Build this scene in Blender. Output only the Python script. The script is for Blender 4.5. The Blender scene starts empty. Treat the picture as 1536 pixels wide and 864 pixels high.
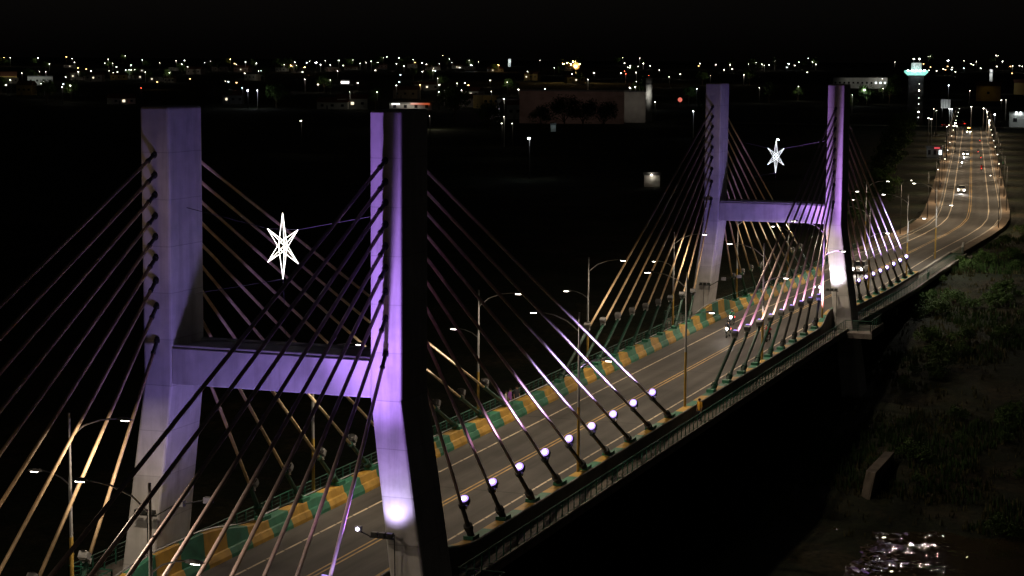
import bpy, bmesh, math, random
from mathutils import Vector, Matrix
random.seed(7)
R_ = math.radians
D = bpy.data
scene = bpy.context.scene
COL = scene.collection

# ------------------------------------------------------------------ camera model
CX, CY, CZ = -90.192, -44.937, 26.029
YAW, PITCH, ROLL, FPX = 0.34891, -0.114509, -0.005966, 3024.6
fw = Vector((math.cos(YAW)*math.cos(PITCH), math.sin(YAW)*math.cos(PITCH), math.sin(PITCH)))
rt = Vector((math.sin(YAW), -math.cos(YAW), 0))
up = rt.cross(fw)
cr, sr = math.cos(ROLL), math.sin(ROLL)
RT = rt*cr - up*sr
UP = rt*sr + up*cr
cam_d = D.cameras.new('camera'); cam = D.objects.new('camera', cam_d); COL.objects.link(cam)
M = Matrix((RT, UP, -fw)).transposed().to_4x4(); M.translation = Vector((CX, CY, CZ))
cam.matrix_world = M
cam_d.sensor_width = 36; cam_d.lens = FPX/1536*36; cam_d.clip_start = 1; cam_d.clip_end = 20000
scene.camera = cam
CAM = Vector((CX, CY, CZ))
def ray(x, y):
    return fw + RT*((x-768)/FPX) - UP*((y-432)/FPX)
def on_z(x, y, z):
    r = ray(x, y); return CAM + r*((z-CZ)/r.z)

# ------------------------------------------------------------------ helpers
def tag(o, label=None, cat=None, group=None, kind=None):
    if label: o['label'] = label
    if cat: o['category'] = cat
    if group: o['group'] = group
    if kind: o['kind'] = kind
    return o
def empty(name, loc=(0,0,0), rz=0, label=None, cat=None, group=None):
    o = D.objects.new(name, None); COL.objects.link(o)
    o.location = loc; o.rotation_euler = (0,0,rz); o.empty_display_size = .5
    return tag(o, label, cat, group)
class MB:
    def __init__(s): s.v=[]; s.f=[]; s.m=[]
    def add(s, vs, fs, m=0):
        b=len(s.v); s.v += [tuple(p) for p in vs]; s.f += [tuple(i+b for i in f) for f in fs]; s.m += [m]*len(fs)
    def box(s, c, d, m=0, rot=None):
        hx,hy,hz = d[0]/2,d[1]/2,d[2]/2
        vs=[Vector((x,y,z)) for x in(-hx,hx) for y in(-hy,hy) for z in(-hz,hz)]
        if rot is not None: vs=[rot@v for v in vs]
        vs=[v+Vector(c) for v in vs]
        s.add(vs,[(0,1,3,2),(4,6,7,5),(0,4,5,1),(2,3,7,6),(0,2,6,4),(1,5,7,3)],m)
    def hexa(s, lo, hi, m=0):   # two quads of 4 points, bottom and top (ccw from above)
        s.add(list(lo)+list(hi),[(3,2,1,0),(4,5,6,7),(0,1,5,4),(1,2,6,5),(2,3,7,6),(3,0,4,7)],m)
    def tube(s, pts, rad, n=8, m=0, cap=True):
        pts=[Vector(p) for p in pts]
        if not isinstance(rad,(list,tuple)): rad=[rad]*len(pts)
        prev=None; rings=[]
        for i,p in enumerate(pts):
            t=(pts[min(i+1,len(pts)-1)]-pts[max(i-1,0)]).normalized()
            if prev is None:
                a=Vector((0,0,1)) if abs(t.z)<.9 else Vector((1,0,0))
                u=t.cross(a).normalized()
            else:
                u=(prev-t*prev.dot(t)).normalized()
            prev=u; w=t.cross(u)
            rings.append([p+(u*math.cos(k*2*math.pi/n)+w*math.sin(k*2*math.pi/n))*rad[i] for k in range(n)])
        vs=[v for r in rings for v in r]; fs=[]
        for i in range(len(pts)-1):
            for k in range(n):
                a=i*n+k; b=i*n+(k+1)%n; fs.append((a,b,b+n,a+n))
        if cap: fs.append(tuple(range(n-1,-1,-1))); fs.append(tuple(len(vs)-n+k for k in range(n)))
        s.add(vs,fs,m)
    def lathe(s, prof, n=24, c=(0,0,0), m=0):
        vs=[]; fs=[]
        for r,z in prof:
            for k in range(n):
                a=k*2*math.pi/n; vs.append((c[0]+r*math.cos(a),c[1]+r*math.sin(a),c[2]+z))
        for i in range(len(prof)-1):
            for k in range(n):
                a=i*n+k; b=i*n+(k+1)%n; fs.append((a,b,b+n,a+n))
        fs.append(tuple(range(n-1,-1,-1))); fs.append(tuple(len(vs)-n+k for k in range(n)))
        s.add(vs,fs,m)
    def sweep(s, secs, m=None, closed=True, caps=True):  # list of sections (equal point counts); m(i)->material
        n=len(secs[0]); b=len(s.v); s.v += [tuple(p) for q in secs for p in q]
        for i in range(len(secs)-1):
            for k in range(n if closed else n-1):
                a=b+i*n+k; c=b+i*n+(k+1)%n
                s.f.append((a,c,c+n,a+n)); s.m.append(m(i) if m else 0)
        if closed and caps:
            s.f.append(tuple(b+k for k in range(n-1,-1,-1))); s.m.append(m(0) if m else 0)
            s.f.append(tuple(b+(len(secs)-1)*n+k for k in range(n))); s.m.append(m(len(secs)-2) if m else 0)
    def mesh(s, name, mats, smooth=False):
        me=D.meshes.new(name); me.from_pydata(s.v,[],s.f)
        for mt in (mats if isinstance(mats,(list,tuple)) else [mats]): me.materials.append(mt)
        me.polygons.foreach_set('material_index', s.m)
        if smooth: me.polygons.foreach_set('use_smooth',[True]*len(s.f))
        me.update()
        bm=bmesh.new(); bm.from_mesh(me); bmesh.ops.recalc_face_normals(bm, faces=bm.faces); bm.to_mesh(me); bm.free()
        return me
    def build(s, name, mats, parent=None, smooth=False, bevel=0):
        o=D.objects.new(name, s.mesh(name,mats,smooth)); COL.objects.link(o)
        if parent: o.parent=parent
        if bevel:
            b=o.modifiers.new('edge','BEVEL'); b.width=bevel; b.segments=2; b.limit_method='ANGLE'
        return o
def link_copy(o, parent=None):
    c=o.copy(); COL.objects.link(c)
    if parent: c.parent=parent
    return c
def copy_tree(o, parent=None):
    c=link_copy(o,parent)
    for ch in list(o.children): copy_tree(ch,c)
    return c
def light(kind, name, loc, energy, color, parent=None, direction=None, **kw):
    l=D.lights.new(name,kind); l.energy=energy; l.color=color
    for k,v in kw.items(): setattr(l,k,v)
    o=D.objects.new(name,l); COL.objects.link(o); o.location=loc
    if direction is not None: o.rotation_euler=Vector(direction).to_track_quat('-Z','Y').to_euler()
    if parent: o.parent=parent
    return o

# ------------------------------------------------------------------ materials
def mat(name, base, rough=.7, var=.25, scale=2.0, detail=6, metallic=0, bump=0, stain=None, coord='Object', spec=.3):
    m=D.materials.new(name); m.use_nodes=True; nt=m.node_tree; N=nt.nodes; L=nt.links
    b=N['Principled BSDF']; b.inputs['Roughness'].default_value=rough; b.inputs['Metallic'].default_value=metallic
    b.inputs['Specular IOR Level'].default_value=spec
    tc=N.new('ShaderNodeTexCoord'); nz=N.new('ShaderNodeTexNoise'); nz.inputs['Scale'].default_value=scale; nz.inputs['Detail'].default_value=detail
    L.new(tc.outputs[coord],nz.inputs['Vector'])
    rp=N.new('ShaderNodeValToRGB'); rp.color_ramp.elements[0].position=.3; rp.color_ramp.elements[1].position=.7
    rp.color_ramp.elements[0].color=tuple(c*(1-var) for c in base)+(1,)
    rp.color_ramp.elements[1].color=tuple(min(1,c*(1+var)) for c in base)+(1,)
    L.new(nz.outputs['Fac'],rp.inputs['Fac']); out=rp.outputs['Color']
    if stain:   # vertical streaks of dirt
        mp=N.new('ShaderNodeMapping'); mp.inputs['Scale'].default_value=stain[1]
        L.new(tc.outputs[coord],mp.inputs['Vector'])
        n2=N.new('ShaderNodeTexNoise'); n2.inputs['Scale'].default_value=1; n2.inputs['Detail'].default_value=8; n2.inputs['Roughness'].default_value=.65
        L.new(mp.outputs['Vector'],n2.inputs['Vector'])
        r2=N.new('ShaderNodeValToRGB'); r2.color_ramp.elements[0].position=.48; r2.color_ramp.elements[1].position=.72
        r2.color_ramp.elements[0].color=(1,1,1,1); r2.color_ramp.elements[1].color=tuple(stain[0])+(1,)
        L.new(n2.outputs['Fac'],r2.inputs['Fac'])
        mx=N.new('ShaderNodeMix'); mx.data_type='RGBA'; mx.blend_type='MULTIPLY'; mx.inputs[0].default_value=1
        L.new(out,mx.inputs[6]); L.new(r2.outputs['Color'],mx.inputs[7]); out=mx.outputs[2]
    L.new(out,b.inputs['Base Color'])
    if bump:
        bp=N.new('ShaderNodeBump'); bp.inputs['Strength'].default_value=bump; bp.inputs['Distance'].default_value=.02
        L.new(nz.outputs['Fac'],bp.inputs['Height']); L.new(bp.outputs['Normal'],b.inputs['Normal'])
    return m
def glow(name, color, strength, sample=False):
    m=D.materials.new(name); m.use_nodes=True; nt=m.node_tree
    b=nt.nodes['Principled BSDF']; b.inputs['Base Color'].default_value=(.6,.6,.6,1)
    b.inputs['Emission Color'].default_value=tuple(color)+(1,); b.inputs['Emission Strength'].default_value=strength
    if not sample: m.cycles.emission_sampling='NONE'
    return m
CONC = mat('painted_concrete',(.50,.49,.48),.75,.10,1.3,8,bump=.15,stain=((.72,.70,.68),(1.6,1.6,.12)))
CONC_D = mat('raw_concrete',(.22,.20,.18),.85,.25,1.2,8,bump=.2,stain=((.6,.57,.54),(1.5,1.5,.3)))
def add_joints(m,step=2.35):
    nt=m.node_tree; N=nt.nodes; L=nt.links; b=N['Principled BSDF']; src=b.inputs['Base Color'].links[0].from_socket
    tc=N.new('ShaderNodeTexCoord'); sx=N.new('ShaderNodeSeparateXYZ'); L.new(tc.outputs['Object'],sx.inputs[0])
    nz=N.new('ShaderNodeTexNoise'); nz.inputs['Scale'].default_value=.9; nz.inputs['Detail'].default_value=5; L.new(tc.outputs['Object'],nz.inputs['Vector'])
    def M(op,a,bv=None,c=None):
        n=N.new('ShaderNodeMath'); n.operation=op
        for i,v in enumerate((a,bv,c)):
            if v is None: continue
            if isinstance(v,(int,float)): n.inputs[i].default_value=v
            else: L.new(v,n.inputs[i])
        return n.outputs[0]
    zz=M('MULTIPLY_ADD',nz.outputs['Fac'],.05,sx.outputs['Z'])
    fr=M('FRACT',M('DIVIDE',zz,step)); ln=M('LESS_THAN',fr,.018)
    # each lift was poured separately and differs slightly in tone
    wn=N.new('ShaderNodeTexWhiteNoise'); wn.noise_dimensions='1D'; L.new(M('FLOOR',M('DIVIDE',zz,step)),wn.inputs['W'])
    tone=M('MULTIPLY_ADD',wn.outputs['Value'],.16,.88)
    f=M('MULTIPLY',tone,M('SUBTRACT',1.0,M('MULTIPLY',ln,.28)))
    n2=N.new('ShaderNodeTexNoise'); n2.inputs['Scale'].default_value=.55; n2.inputs['Detail'].default_value=9; n2.inputs['Roughness'].default_value=.7; L.new(tc.outputs['Object'],n2.inputs['Vector'])
    f=M('MULTIPLY',f,M('MULTIPLY_ADD',n2.outputs['Fac'],.5,.75))
    mx=N.new('ShaderNodeMix'); mx.data_type='RGBA'; mx.blend_type='MULTIPLY'; mx.inputs[0].default_value=1
    cb=N.new('ShaderNodeCombineColor')
    for i in range(3): L.new(f,cb.inputs[i])
    L.new(src,mx.inputs[6]); L.new(cb.outputs[0],mx.inputs[7]); L.new(mx.outputs[2],b.inputs['Base Color'])
add_joints(CONC)
ASPH = mat('asphalt',(.058,.055,.052),.75,.16,.35,9,bump=.1,stain=((.70,.68,.66),(.05,1.1,1)))
WALK = mat('walkway_concrete',(.12,.105,.09),.85,.25,.8,8)
PAVE = mat('pavement',(.19,.14,.095),.85,.22,.6,8,stain=((.7,.68,.65),(.4,.4,.4)))
KERBM = mat('kerb_concrete',(.30,.28,.25),.8,.2,1.5,6)
P_WHITE = mat('edge_line_paint',(.55,.46,.33),.6,.3,1.1,8)
P_YEL = mat('centre_line_paint',(.44,.28,.09),.6,.35,1.0,8)
B_GREEN = mat('green_barrier_paint',(.035,.165,.10),.6,.22,1.3,7,stain=((.55,.55,.5),(.6,.6,.3)))
B_YEL = mat('yellow_barrier_paint',(.45,.27,.05),.6,.22,1.3,7,stain=((.6,.58,.5),(.6,.6,.3)))
RAIL = mat('green_rail_paint',(.02,.10,.065),.5,.25,3)
TUBEM = mat('green_tube_paint',(.012,.045,.03),.45,.25,2)
TUBE_D = mat('dark_tube_paint',(.022,.024,.022),.5,.25,2)
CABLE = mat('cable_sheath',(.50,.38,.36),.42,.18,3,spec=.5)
METAL = mat('galvanised_steel',(.42,.42,.42),.45,.15,4,metallic=.6)
POLEY = mat('yellow_post_paint',(.38,.25,.06),.5,.2,3)
GREYBOX = mat('grey_housing',(.15,.15,.15),.5,.15,4)
BLACKM = mat('black_rubber',(.02,.02,.02),.8,.2,5)
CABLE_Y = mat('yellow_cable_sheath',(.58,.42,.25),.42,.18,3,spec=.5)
WIRE = mat('steel_wire',(.10,.10,.10),.7,.1,5)
L_VIO = glow('violet_lens',(.86,.80,1),16)
L_GOLD = mat('dark_lens',(.03,.03,.03),.15,.1,3)
L_RIM = glow('violet_glow',(.42,.27,1),1.9)  # emissive rim colour imitates the violet halo round the stay lenses
L_LED = glow('led_lens',(1,.93,.82),22)
L_STAR = glow('star_light_tube',(1,.94,.86),6)
L_STARC = glow('cool_star_light_tube',(.92,.98,1),3.2)
C_W = glow('white_lamp',(1,.90,.72),32); C_C = glow('cool_lamp',(.86,.95,1),40); C_O = glow('orange_lamp',(1,.62,.22),70)
C_R = glow('red_lamp',(1,.10,.05),25); C_B = glow('big_white_lamp',(.96,1,1),120); C_BO = glow('big_orange_lamp',(1,.56,.13),5.5)
LAMPM = dict(w=C_W,c=C_C,o=C_O,r=C_R,B=C_B,O=C_BO)
LAMPC = dict(w=(1,.90,.70),c=(.85,.95,1),o=(1,.6,.22),r=(1,.1,.05),B=(.95,1,1),O=(1,.62,.22))

# ------------------------------------------------------------------ world (night: sun below the horizon, sky turned almost off)
w=D.worlds.new('World'); scene.world=w; w.use_nodes=True
nt=w.node_tree; bg=nt.nodes['Background']; sky=nt.nodes.new('ShaderNodeTexSky'); sky.sky_type='NISHITA'; sky.sun_disc=False
sky.sun_elevation=R_(1.5); sky.sun_rotation=R_(200)
hs=nt.nodes.new('ShaderNodeHueSaturation'); hs.inputs['Saturation'].default_value=.25
nt.links.new(sky.outputs['Color'],hs.inputs['Color']); nt.links.new(hs.outputs['Color'],bg.inputs['Color'])
bg.inputs['Strength'].default_value=.0017
moon=light('SUN','moonlight',(0,0,200),.0035,(.9,.92,1),direction=(.55,.35,-.75),angle=R_(.5))

# ------------------------------------------------------------------ terrain
def sm(t): t=max(0,min(1,t)); return t*t*(3-2*t)
def noise2(x,y):
    return (math.sin(x*.11+1.3*math.sin(y*.07))*math.cos(y*.13+.8*math.sin(x*.05))+.5*math.sin(x*.31+y*.27)*math.cos(y*.37-x*.19))
def YL(x):
    P=((50,-22),(66,-19.6),(80,-18),(104,-15.8),(155,-10.6),(200,-7.5),(230,-4))
    if x<=50: return -22
    for (a,b),(c,d) in zip(P,P[1:]):
        if x<=c: return b+(d-b)*(x-a)/(c-a)
    return -4
def ground_z(x,y):
    sh=57-.6*(max(y,-60)+19.6) if y<-19 else 57
    sh+=1.5*math.sin(y*.21)+.8*math.sin(y*.53+1)
    t=(x-sh+12)/(205-sh+12)
    z=-13.2+11.0*sm(t)**.75 if t>0 else -13.2
    amp=.35 if x<200 else .12
    z+=amp*noise2(x*1.3,y*1.3)*(1 if t>.02 else 0)
    if x>18: z=max(z,-13.2+1.36*sm((y+21.5)/2.5)+.12*noise2(x*2,y*2)*sm((y+21.5)/2.5))   # mud flat beside the bridge
    z+=14*sm((x-900)/3600)
    d=abs(y-road_y(x)) if x>196 else 99
    if d<12: z=min(z,-1.95)
    return z
PATH=[(196,0),(215,-.35),(232,-.7),(250,-.6),(266,.35),(285,2.4),(320,6.7),(400,16.9),(480,27.0),(560,37.2),(640,47.3),(760,62.5)]
def road_y(x):
    if x<=PATH[0][0]: return 0
    for (a,b),(c,d) in zip(PATH,PATH[1:]):
        if x<=c:
            return b+(d-b)*(x-a)/(c-a)
    return PATH[-1][1]+(x-760)*.127
def rayground(x,y,h):
    r=ray(x,y); prev=None; t=60.0
    while t<9000:
        p=CAM+r*t
        if p.z-ground_z(p.x,p.y)<=h: return p,t
        t*=1.004
    return CAM+r*4200,4200
xs=[-500,-200,-100,0,30,45]; x=50
while x<215: xs.append(x); x+=2.5
while x<6500: xs.append(x); x*=1.025 if x<900 else 1.06
ys=[-6000,-3500,-2000,-1200,-700,-420,-260,-170,-120,-90]; y=-70
while y<40: ys.append(y); y+=2.5
ys+=[45,55,70,90,120,160,220,300,420,600,850,1200,1700,2500,4000,6500]
# extra band along the distant avenue
ys=sorted(set(ys)|{41.5,48,51,58,62,66,75,80,100,140})
g=MB(); nx,ny=len(xs),len(ys)
g.add([(a,b,ground_z(a,b)) for a in xs for b in ys],[(i*ny+j,(i+1)*ny+j,(i+1)*ny+j+1,i*ny+j+1) for i in range(nx-1) for j in range(ny-1)])
def ground_mat():
    m=mat('bank_soil_and_grass',(.06,.05,.03),.95,.3,.05,10,bump=.3); nt=m.node_tree; N=nt.nodes; L=nt.links; b=N['Principled BSDF']
    tc=N.new('ShaderNodeTexCoord'); nz=N.new('ShaderNodeTexNoise'); nz.inputs['Scale'].default_value=.11; nz.inputs['Detail'].default_value=9; nz.inputs['Roughness'].default_value=.7
    L.new(tc.outputs['Object'],nz.inputs['Vector']); rp=N.new('ShaderNodeValToRGB'); cr_=rp.color_ramp
    cr_.elements[0].position=.36; cr_.elements[0].color=(.010,.021,.006,1); cr_.elements[1].position=.66; cr_.elements[1].color=(.068,.050,.031,1)
    e=cr_.elements.new(.5); e.color=(.018,.024,.009,1)
    n2=N.new('ShaderNodeTexNoise'); n2.inputs['Scale'].default_value=1.3; n2.inputs['Detail'].default_value=10; n2.inputs['Roughness'].default_value=.75
    L.new(tc.outputs['Object'],n2.inputs['Vector']); rr=N.new('ShaderNodeValToRGB'); rr.color_ramp.elements[0].position=.38; rr.color_ramp.elements[0].color=(.22,.28,.18,1); rr.color_ramp.elements[1].position=.62; rr.color_ramp.elements[1].color=(1.15,1.1,.95,1)
    L.new(n2.outputs['Fac'],rr.inputs['Fac']); mx=N.new('ShaderNodeMix'); mx.data_type='RGBA'; mx.blend_type='MULTIPLY'; mx.inputs[0].default_value=1
    bp=N.new('ShaderNodeBump'); bp.inputs['Strength'].default_value=.8; bp.inputs['Distance'].default_value=.35; L.new(n2.outputs['Fac'],bp.inputs['Height']); L.new(bp.outputs['Normal'],b.inputs['Normal'])
    L.new(nz.outputs['Fac'],rp.inputs['Fac']); L.new(rp.outputs['Color'],mx.inputs[6]); L.new(rr.outputs['Color'],mx.inputs[7]); L.new(mx.outputs[2],b.inputs['Base Color']); return m
GROUND=ground_mat()
tag(g.build('ground',GROUND,smooth=True),'dark river bank and flat land running to the horizon','ground',kind='structure')
def water_mat():
    m=D.materials.new('river_water'); m.use_nodes=True; nt=m.node_tree; N=nt.nodes; L=nt.links; b=N['Principled BSDF']
    b.inputs['Base Color'].default_value=(.05,.038,.02,1); b.inputs['Roughness'].default_value=.01
    tc=N.new('ShaderNodeTexCoord'); h=[]
    for s,st in ((.5,.5),(1.9,.35)):
        nz=N.new('ShaderNodeTexNoise'); nz.inputs['Scale'].default_value=s; nz.inputs['Detail'].default_value=4
        L.new(tc.outputs['Object'],nz.inputs['Vector']); h.append(nz)
    ad=N.new('ShaderNodeMath'); ad.operation='MULTIPLY_ADD'; ad.inputs[1].default_value=.85; L.new(h[1].outputs['Fac'],ad.inputs[0]); L.new(h[0].outputs['Fac'],ad.inputs[2])
    bp=N.new('ShaderNodeBump'); bp.inputs['Strength'].default_value=1; bp.inputs['Distance'].default_value=.012
    L.new(ad.outputs[0],bp.inputs['Height']); L.new(bp.outputs['Normal'],b.inputs['Normal']); return m
wm=MB(); wm.add([(-600,-5000,-12.12),(110,-5000,-12.12),(110,5000,-12.12),(-600,5000,-12.12)],[(0,1,2,3)])
rw=random.Random(5); gx,gy=150,110   # real wavelets where the river comes close to the bank
def wz(x,y): return -12+.03*math.sin(x*1.1+.6*math.sin(y*.9))+.022*math.sin(y*1.7-x*.8+1.2*math.sin(x*.5))+rw.gauss(0,.011)
wm.add([(20+i*.42+rw.uniform(-.12,.12),-56+j*.38+rw.uniform(-.11,.11),wz(20+i*.42,-56+j*.38)) for i in range(gx) for j in range(gy)],
  [f for i in range(gx-1) for j in range(gy-1) for a in (i*gy+j,) for f in ((a,a+gy,a+gy+1),(a,a+gy+1,a+1))])
tag(wm.build('water',water_mat()),'dark rippled river under the bridge','water',kind='structure')

# ------------------------------------------------------------------ bridge frame
LS=111.65; PX=(0.0,LS)
XA,SP=9.79,5.0
def dz(x):
    d=max(0,x-LS-1,-x-1); return -.6*sm(d/40)
def prox(x):   # 1 beside a pylon, 0 away from it
    d=min(abs(x),abs(x-LS)); return sm((9.5-d)/7.5)
bridge=empty('cable_stayed_bridge',(0,0,0),0,'long cable-stayed road bridge with two purple-lit H-shaped concrete pylons','bridge')
X0,X1=-62,200
def xr(a,b,step=2.5):
    n=int(round((b-a)/step)); return [a+(b-a)*i/n for i in range(n+1)]
dk=MB()
dk.sweep([[(x,y,z+dz(x)) for y,z in ((-8.15,-1.06),(-8.15,-1.45),(-6.4,-1.75),(-4.4,-3.0),(4.4,-3.0),(6.4,-1.75),(8.15,-1.45),(8.15,-1.06))] for x in xr(X0,X1)])
dk.build('deck',CONC_D,bridge)
# bridge road surface + approach avenue as one road sheet with markings
def off(x,d):
    if x<196: return (x,-d*-1)
    s=(road_y(x+3)-road_y(x-3))/6; n=math.hypot(1,s)
    return (x-d*s/n, road_y(x)+d/n)
def road_pt(x,d,z):
    if x<196: return (x,d,z+dz(x))
    a,b=off(x,d); return (a,b,z+dz(x))
RX=xr(X0,196)+[200+4*i for i in range(35)]+[340+20*i for i in range(22)]
rd=MB(); rd.sweep([[road_pt(x,-5.6,-1.0),road_pt(x,5.6,-1.0)] for x in RX],closed=False)
ro=rd.build('road',ASPH); uv=ro.data.uv_layers.new(name='track')
for pl in ro.data.polygons:
    for li,vi in zip(pl.loop_indices,pl.vertices):
        uv.data[li].uv=(RX[vi//2]/10,(-5.6 if vi%2==0 else 5.6))
def asphalt_wear(m):
    nt=m.node_tree; N=nt.nodes; L=nt.links; b=N['Principled BSDF']; src=b.inputs['Base Color'].links[0].from_socket
    u=N.new('ShaderNodeUVMap'); u.uv_map='track'; sx=N.new('ShaderNodeSeparateXYZ'); L.new(u.outputs[0],sx.inputs[0])
    def M(op,a,bv=None,c=None):
        n=N.new('ShaderNodeMath'); n.operation=op
        for i,v in enumerate((a,bv,c)):
            if v is None: continue
            if isinstance(v,(int,float)): n.inputs[i].default_value=v
            else: L.new(v,n.inputs[i])
        return n.outputs[0]
    av=M('ABSOLUTE',sx.outputs['Y'])
    def band(c,wd): return M('MAXIMUM',0.0,M('SUBTRACT',1.0,M('DIVIDE',M('ABSOLUTE',M('SUBTRACT',av,c)),wd)))
    mp=N.new('ShaderNodeMapping'); mp.inputs['Scale'].default_value=(.55,1.6,1); L.new(u.outputs[0],mp.inputs['Vector'])
    nz=N.new('ShaderNodeTexNoise'); nz.inputs['Scale'].default_value=1; nz.inputs['Detail'].default_value=9; nz.inputs['Roughness'].default_value=.7; L.new(mp.outputs[0],nz.inputs['Vector'])
    mq=N.new('ShaderNodeMapping'); mq.inputs['Scale'].default_value=(.35,.35,1); mq.inputs['Location'].default_value=(3.3,1.7,0); L.new(u.outputs[0],mq.inputs['Vector'])
    pt=N.new('ShaderNodeTexVoronoi'); pt.distance='CHEBYCHEV'; pt.inputs['Scale'].default_value=1; L.new(mq.outputs[0],pt.inputs['Vector'])
    sc_=N.new('ShaderNodeSeparateColor'); L.new(pt.outputs['Color'],sc_.inputs[0])
    f=M('SUBTRACT',1.05,M('MULTIPLY',M('ADD',band(1.05,.5),band(2.75,.5)),.22))        # tyre paths
    f=M('ADD',f,M('MULTIPLY',band(1.9,.45),.10))
    f=M('MULTIPLY',f,M('MULTIPLY_ADD',nz.outputs['Fac'],.9,.55))
    f=M('MULTIPLY',f,M('MULTIPLY_ADD',sc_.outputs[0],.20,.90))                           # repaired patches
    f=M('ADD',f,M('MULTIPLY',M('MAXIMUM',0.0,M('SUBTRACT',av,4.5)),M('MULTIPLY',nz.outputs['Fac'],.85)))  # dust along the edge
    jt=M('LESS_THAN',M('FRACT',M('DIVIDE',sx.outputs['X'],2.57)),.006); f=M('MULTIPLY',f,M('SUBTRACT',1.0,M('MULTIPLY',jt,.6)))
    cb=N.new('ShaderNodeCombineColor')
    for i,k in enumerate((1.0,.97,.93)): L.new(M('MULTIPLY',f,k),cb.inputs[i])
    mx=N.new('ShaderNodeMix'); mx.data_type='RGBA'; mx.blend_type='MULTIPLY'; mx.inputs[0].default_value=1
    L.new(src,mx.inputs[6]); L.new(cb.outputs[0],mx.inputs[7]); L.new(mx.outputs[2],b.inputs['Base Color'])
asphalt_wear(ASPH)
tag(ro,'grey asphalt carriageway crossing the bridge and bending up the avenue','road',kind='structure')
def strip(name,d0,d1,xa,xb,m,dash=None,z=-.994):
    s=MB(); xl=[x for x in RX if xa<=x<=xb]
    if dash is None:
        s.sweep([[road_pt(x,d0,z),road_pt(x,d1,z)] for x in xl],closed=False)
    else:
        x=xa
        while x<xb:
            s.sweep([[road_pt(q,d0,z),road_pt(q,d1,z)] for q in (x,x+dash[0]/2,x+dash[0])],closed=False); x+=dash[0]+dash[1]
    return tag(s.build(name,m),None,None,kind='structure')
for sgn,t in ((-1,'near the footway parapet'),(1,'by the back parapet')):
    o=strip('edge_line',sgn*3.75-.07,sgn*3.75+.07,X0,196,P_WHITE,(2.1,.14)); tag(o,'pale broken edge line painted on the bridge road '+t,'road marking')
for d in (-.17,.17):
    o=strip('centre_line',d-.065,d+.065,X0,740,P_YEL); tag(o,'faded yellow line of the double centre marking, '+('footway side' if d<0 else 'back side'),'road marking')
for d,n in ((-3.4,'nearer the scrub bank'),(3.4,'nearer the dark trees')):
    o=strip('lane_line',d-.09,d+.09,198,740,P_WHITE); tag(o,'pale lane line painted along the curving avenue '+n,'road marking')
for d,n in ((-5.3,'scrub bank'),(5.2,'dark trees')):
    o=strip('kerb_line',d-.07,d+.07,198,740,P_WHITE); tag(o,'pale line at the kerb of the avenue beside the '+n,'road marking')
# avenue kerbs + pavements
AX=[x for x in RX if x>=200]
for sgn,wd,n in ((-1,1.55,'scrub bank'),(1,2.5,'dark trees')):
    s=MB()
    def sec(x):
        k=5.6+ (0 if 1 else 0)
        pts=[(k,-1.06),(k,-.86),(k+wd,-.86),(k+wd,-2.2)]
        return [road_pt(x,sgn*a,z) for a,z in pts]
    s.sweep([sec(x) for x in AX],closed=False); o=s.build('pavement',PAVE); tag(o,'brown lamplit pavement of the avenue along the '+n,'pavement',kind='structure')
    k=MB(); k.sweep([[road_pt(x,sgn*5.58,-1.0),road_pt(x,sgn*5.58,-.83),road_pt(x,sgn*5.78,-.83),road_pt(x,sgn*5.78,-1.0)] for x in AX]); o=k.build('kerb',KERBM)
    tag(o,'pale kerb edging the avenue pavement along the '+n,'kerb',kind='structure')
# cross street at the head of the avenue
cs=MB(); cs.add([(742,-60,-1.575),(756,-60,-1.575),(756,160,-1.575),(742,160,-1.575)],[(0,1,2,3)])
tag(cs.build('cross_street',PAVE),'pale cross street closing the head of the avenue','road',kind='structure')

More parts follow.
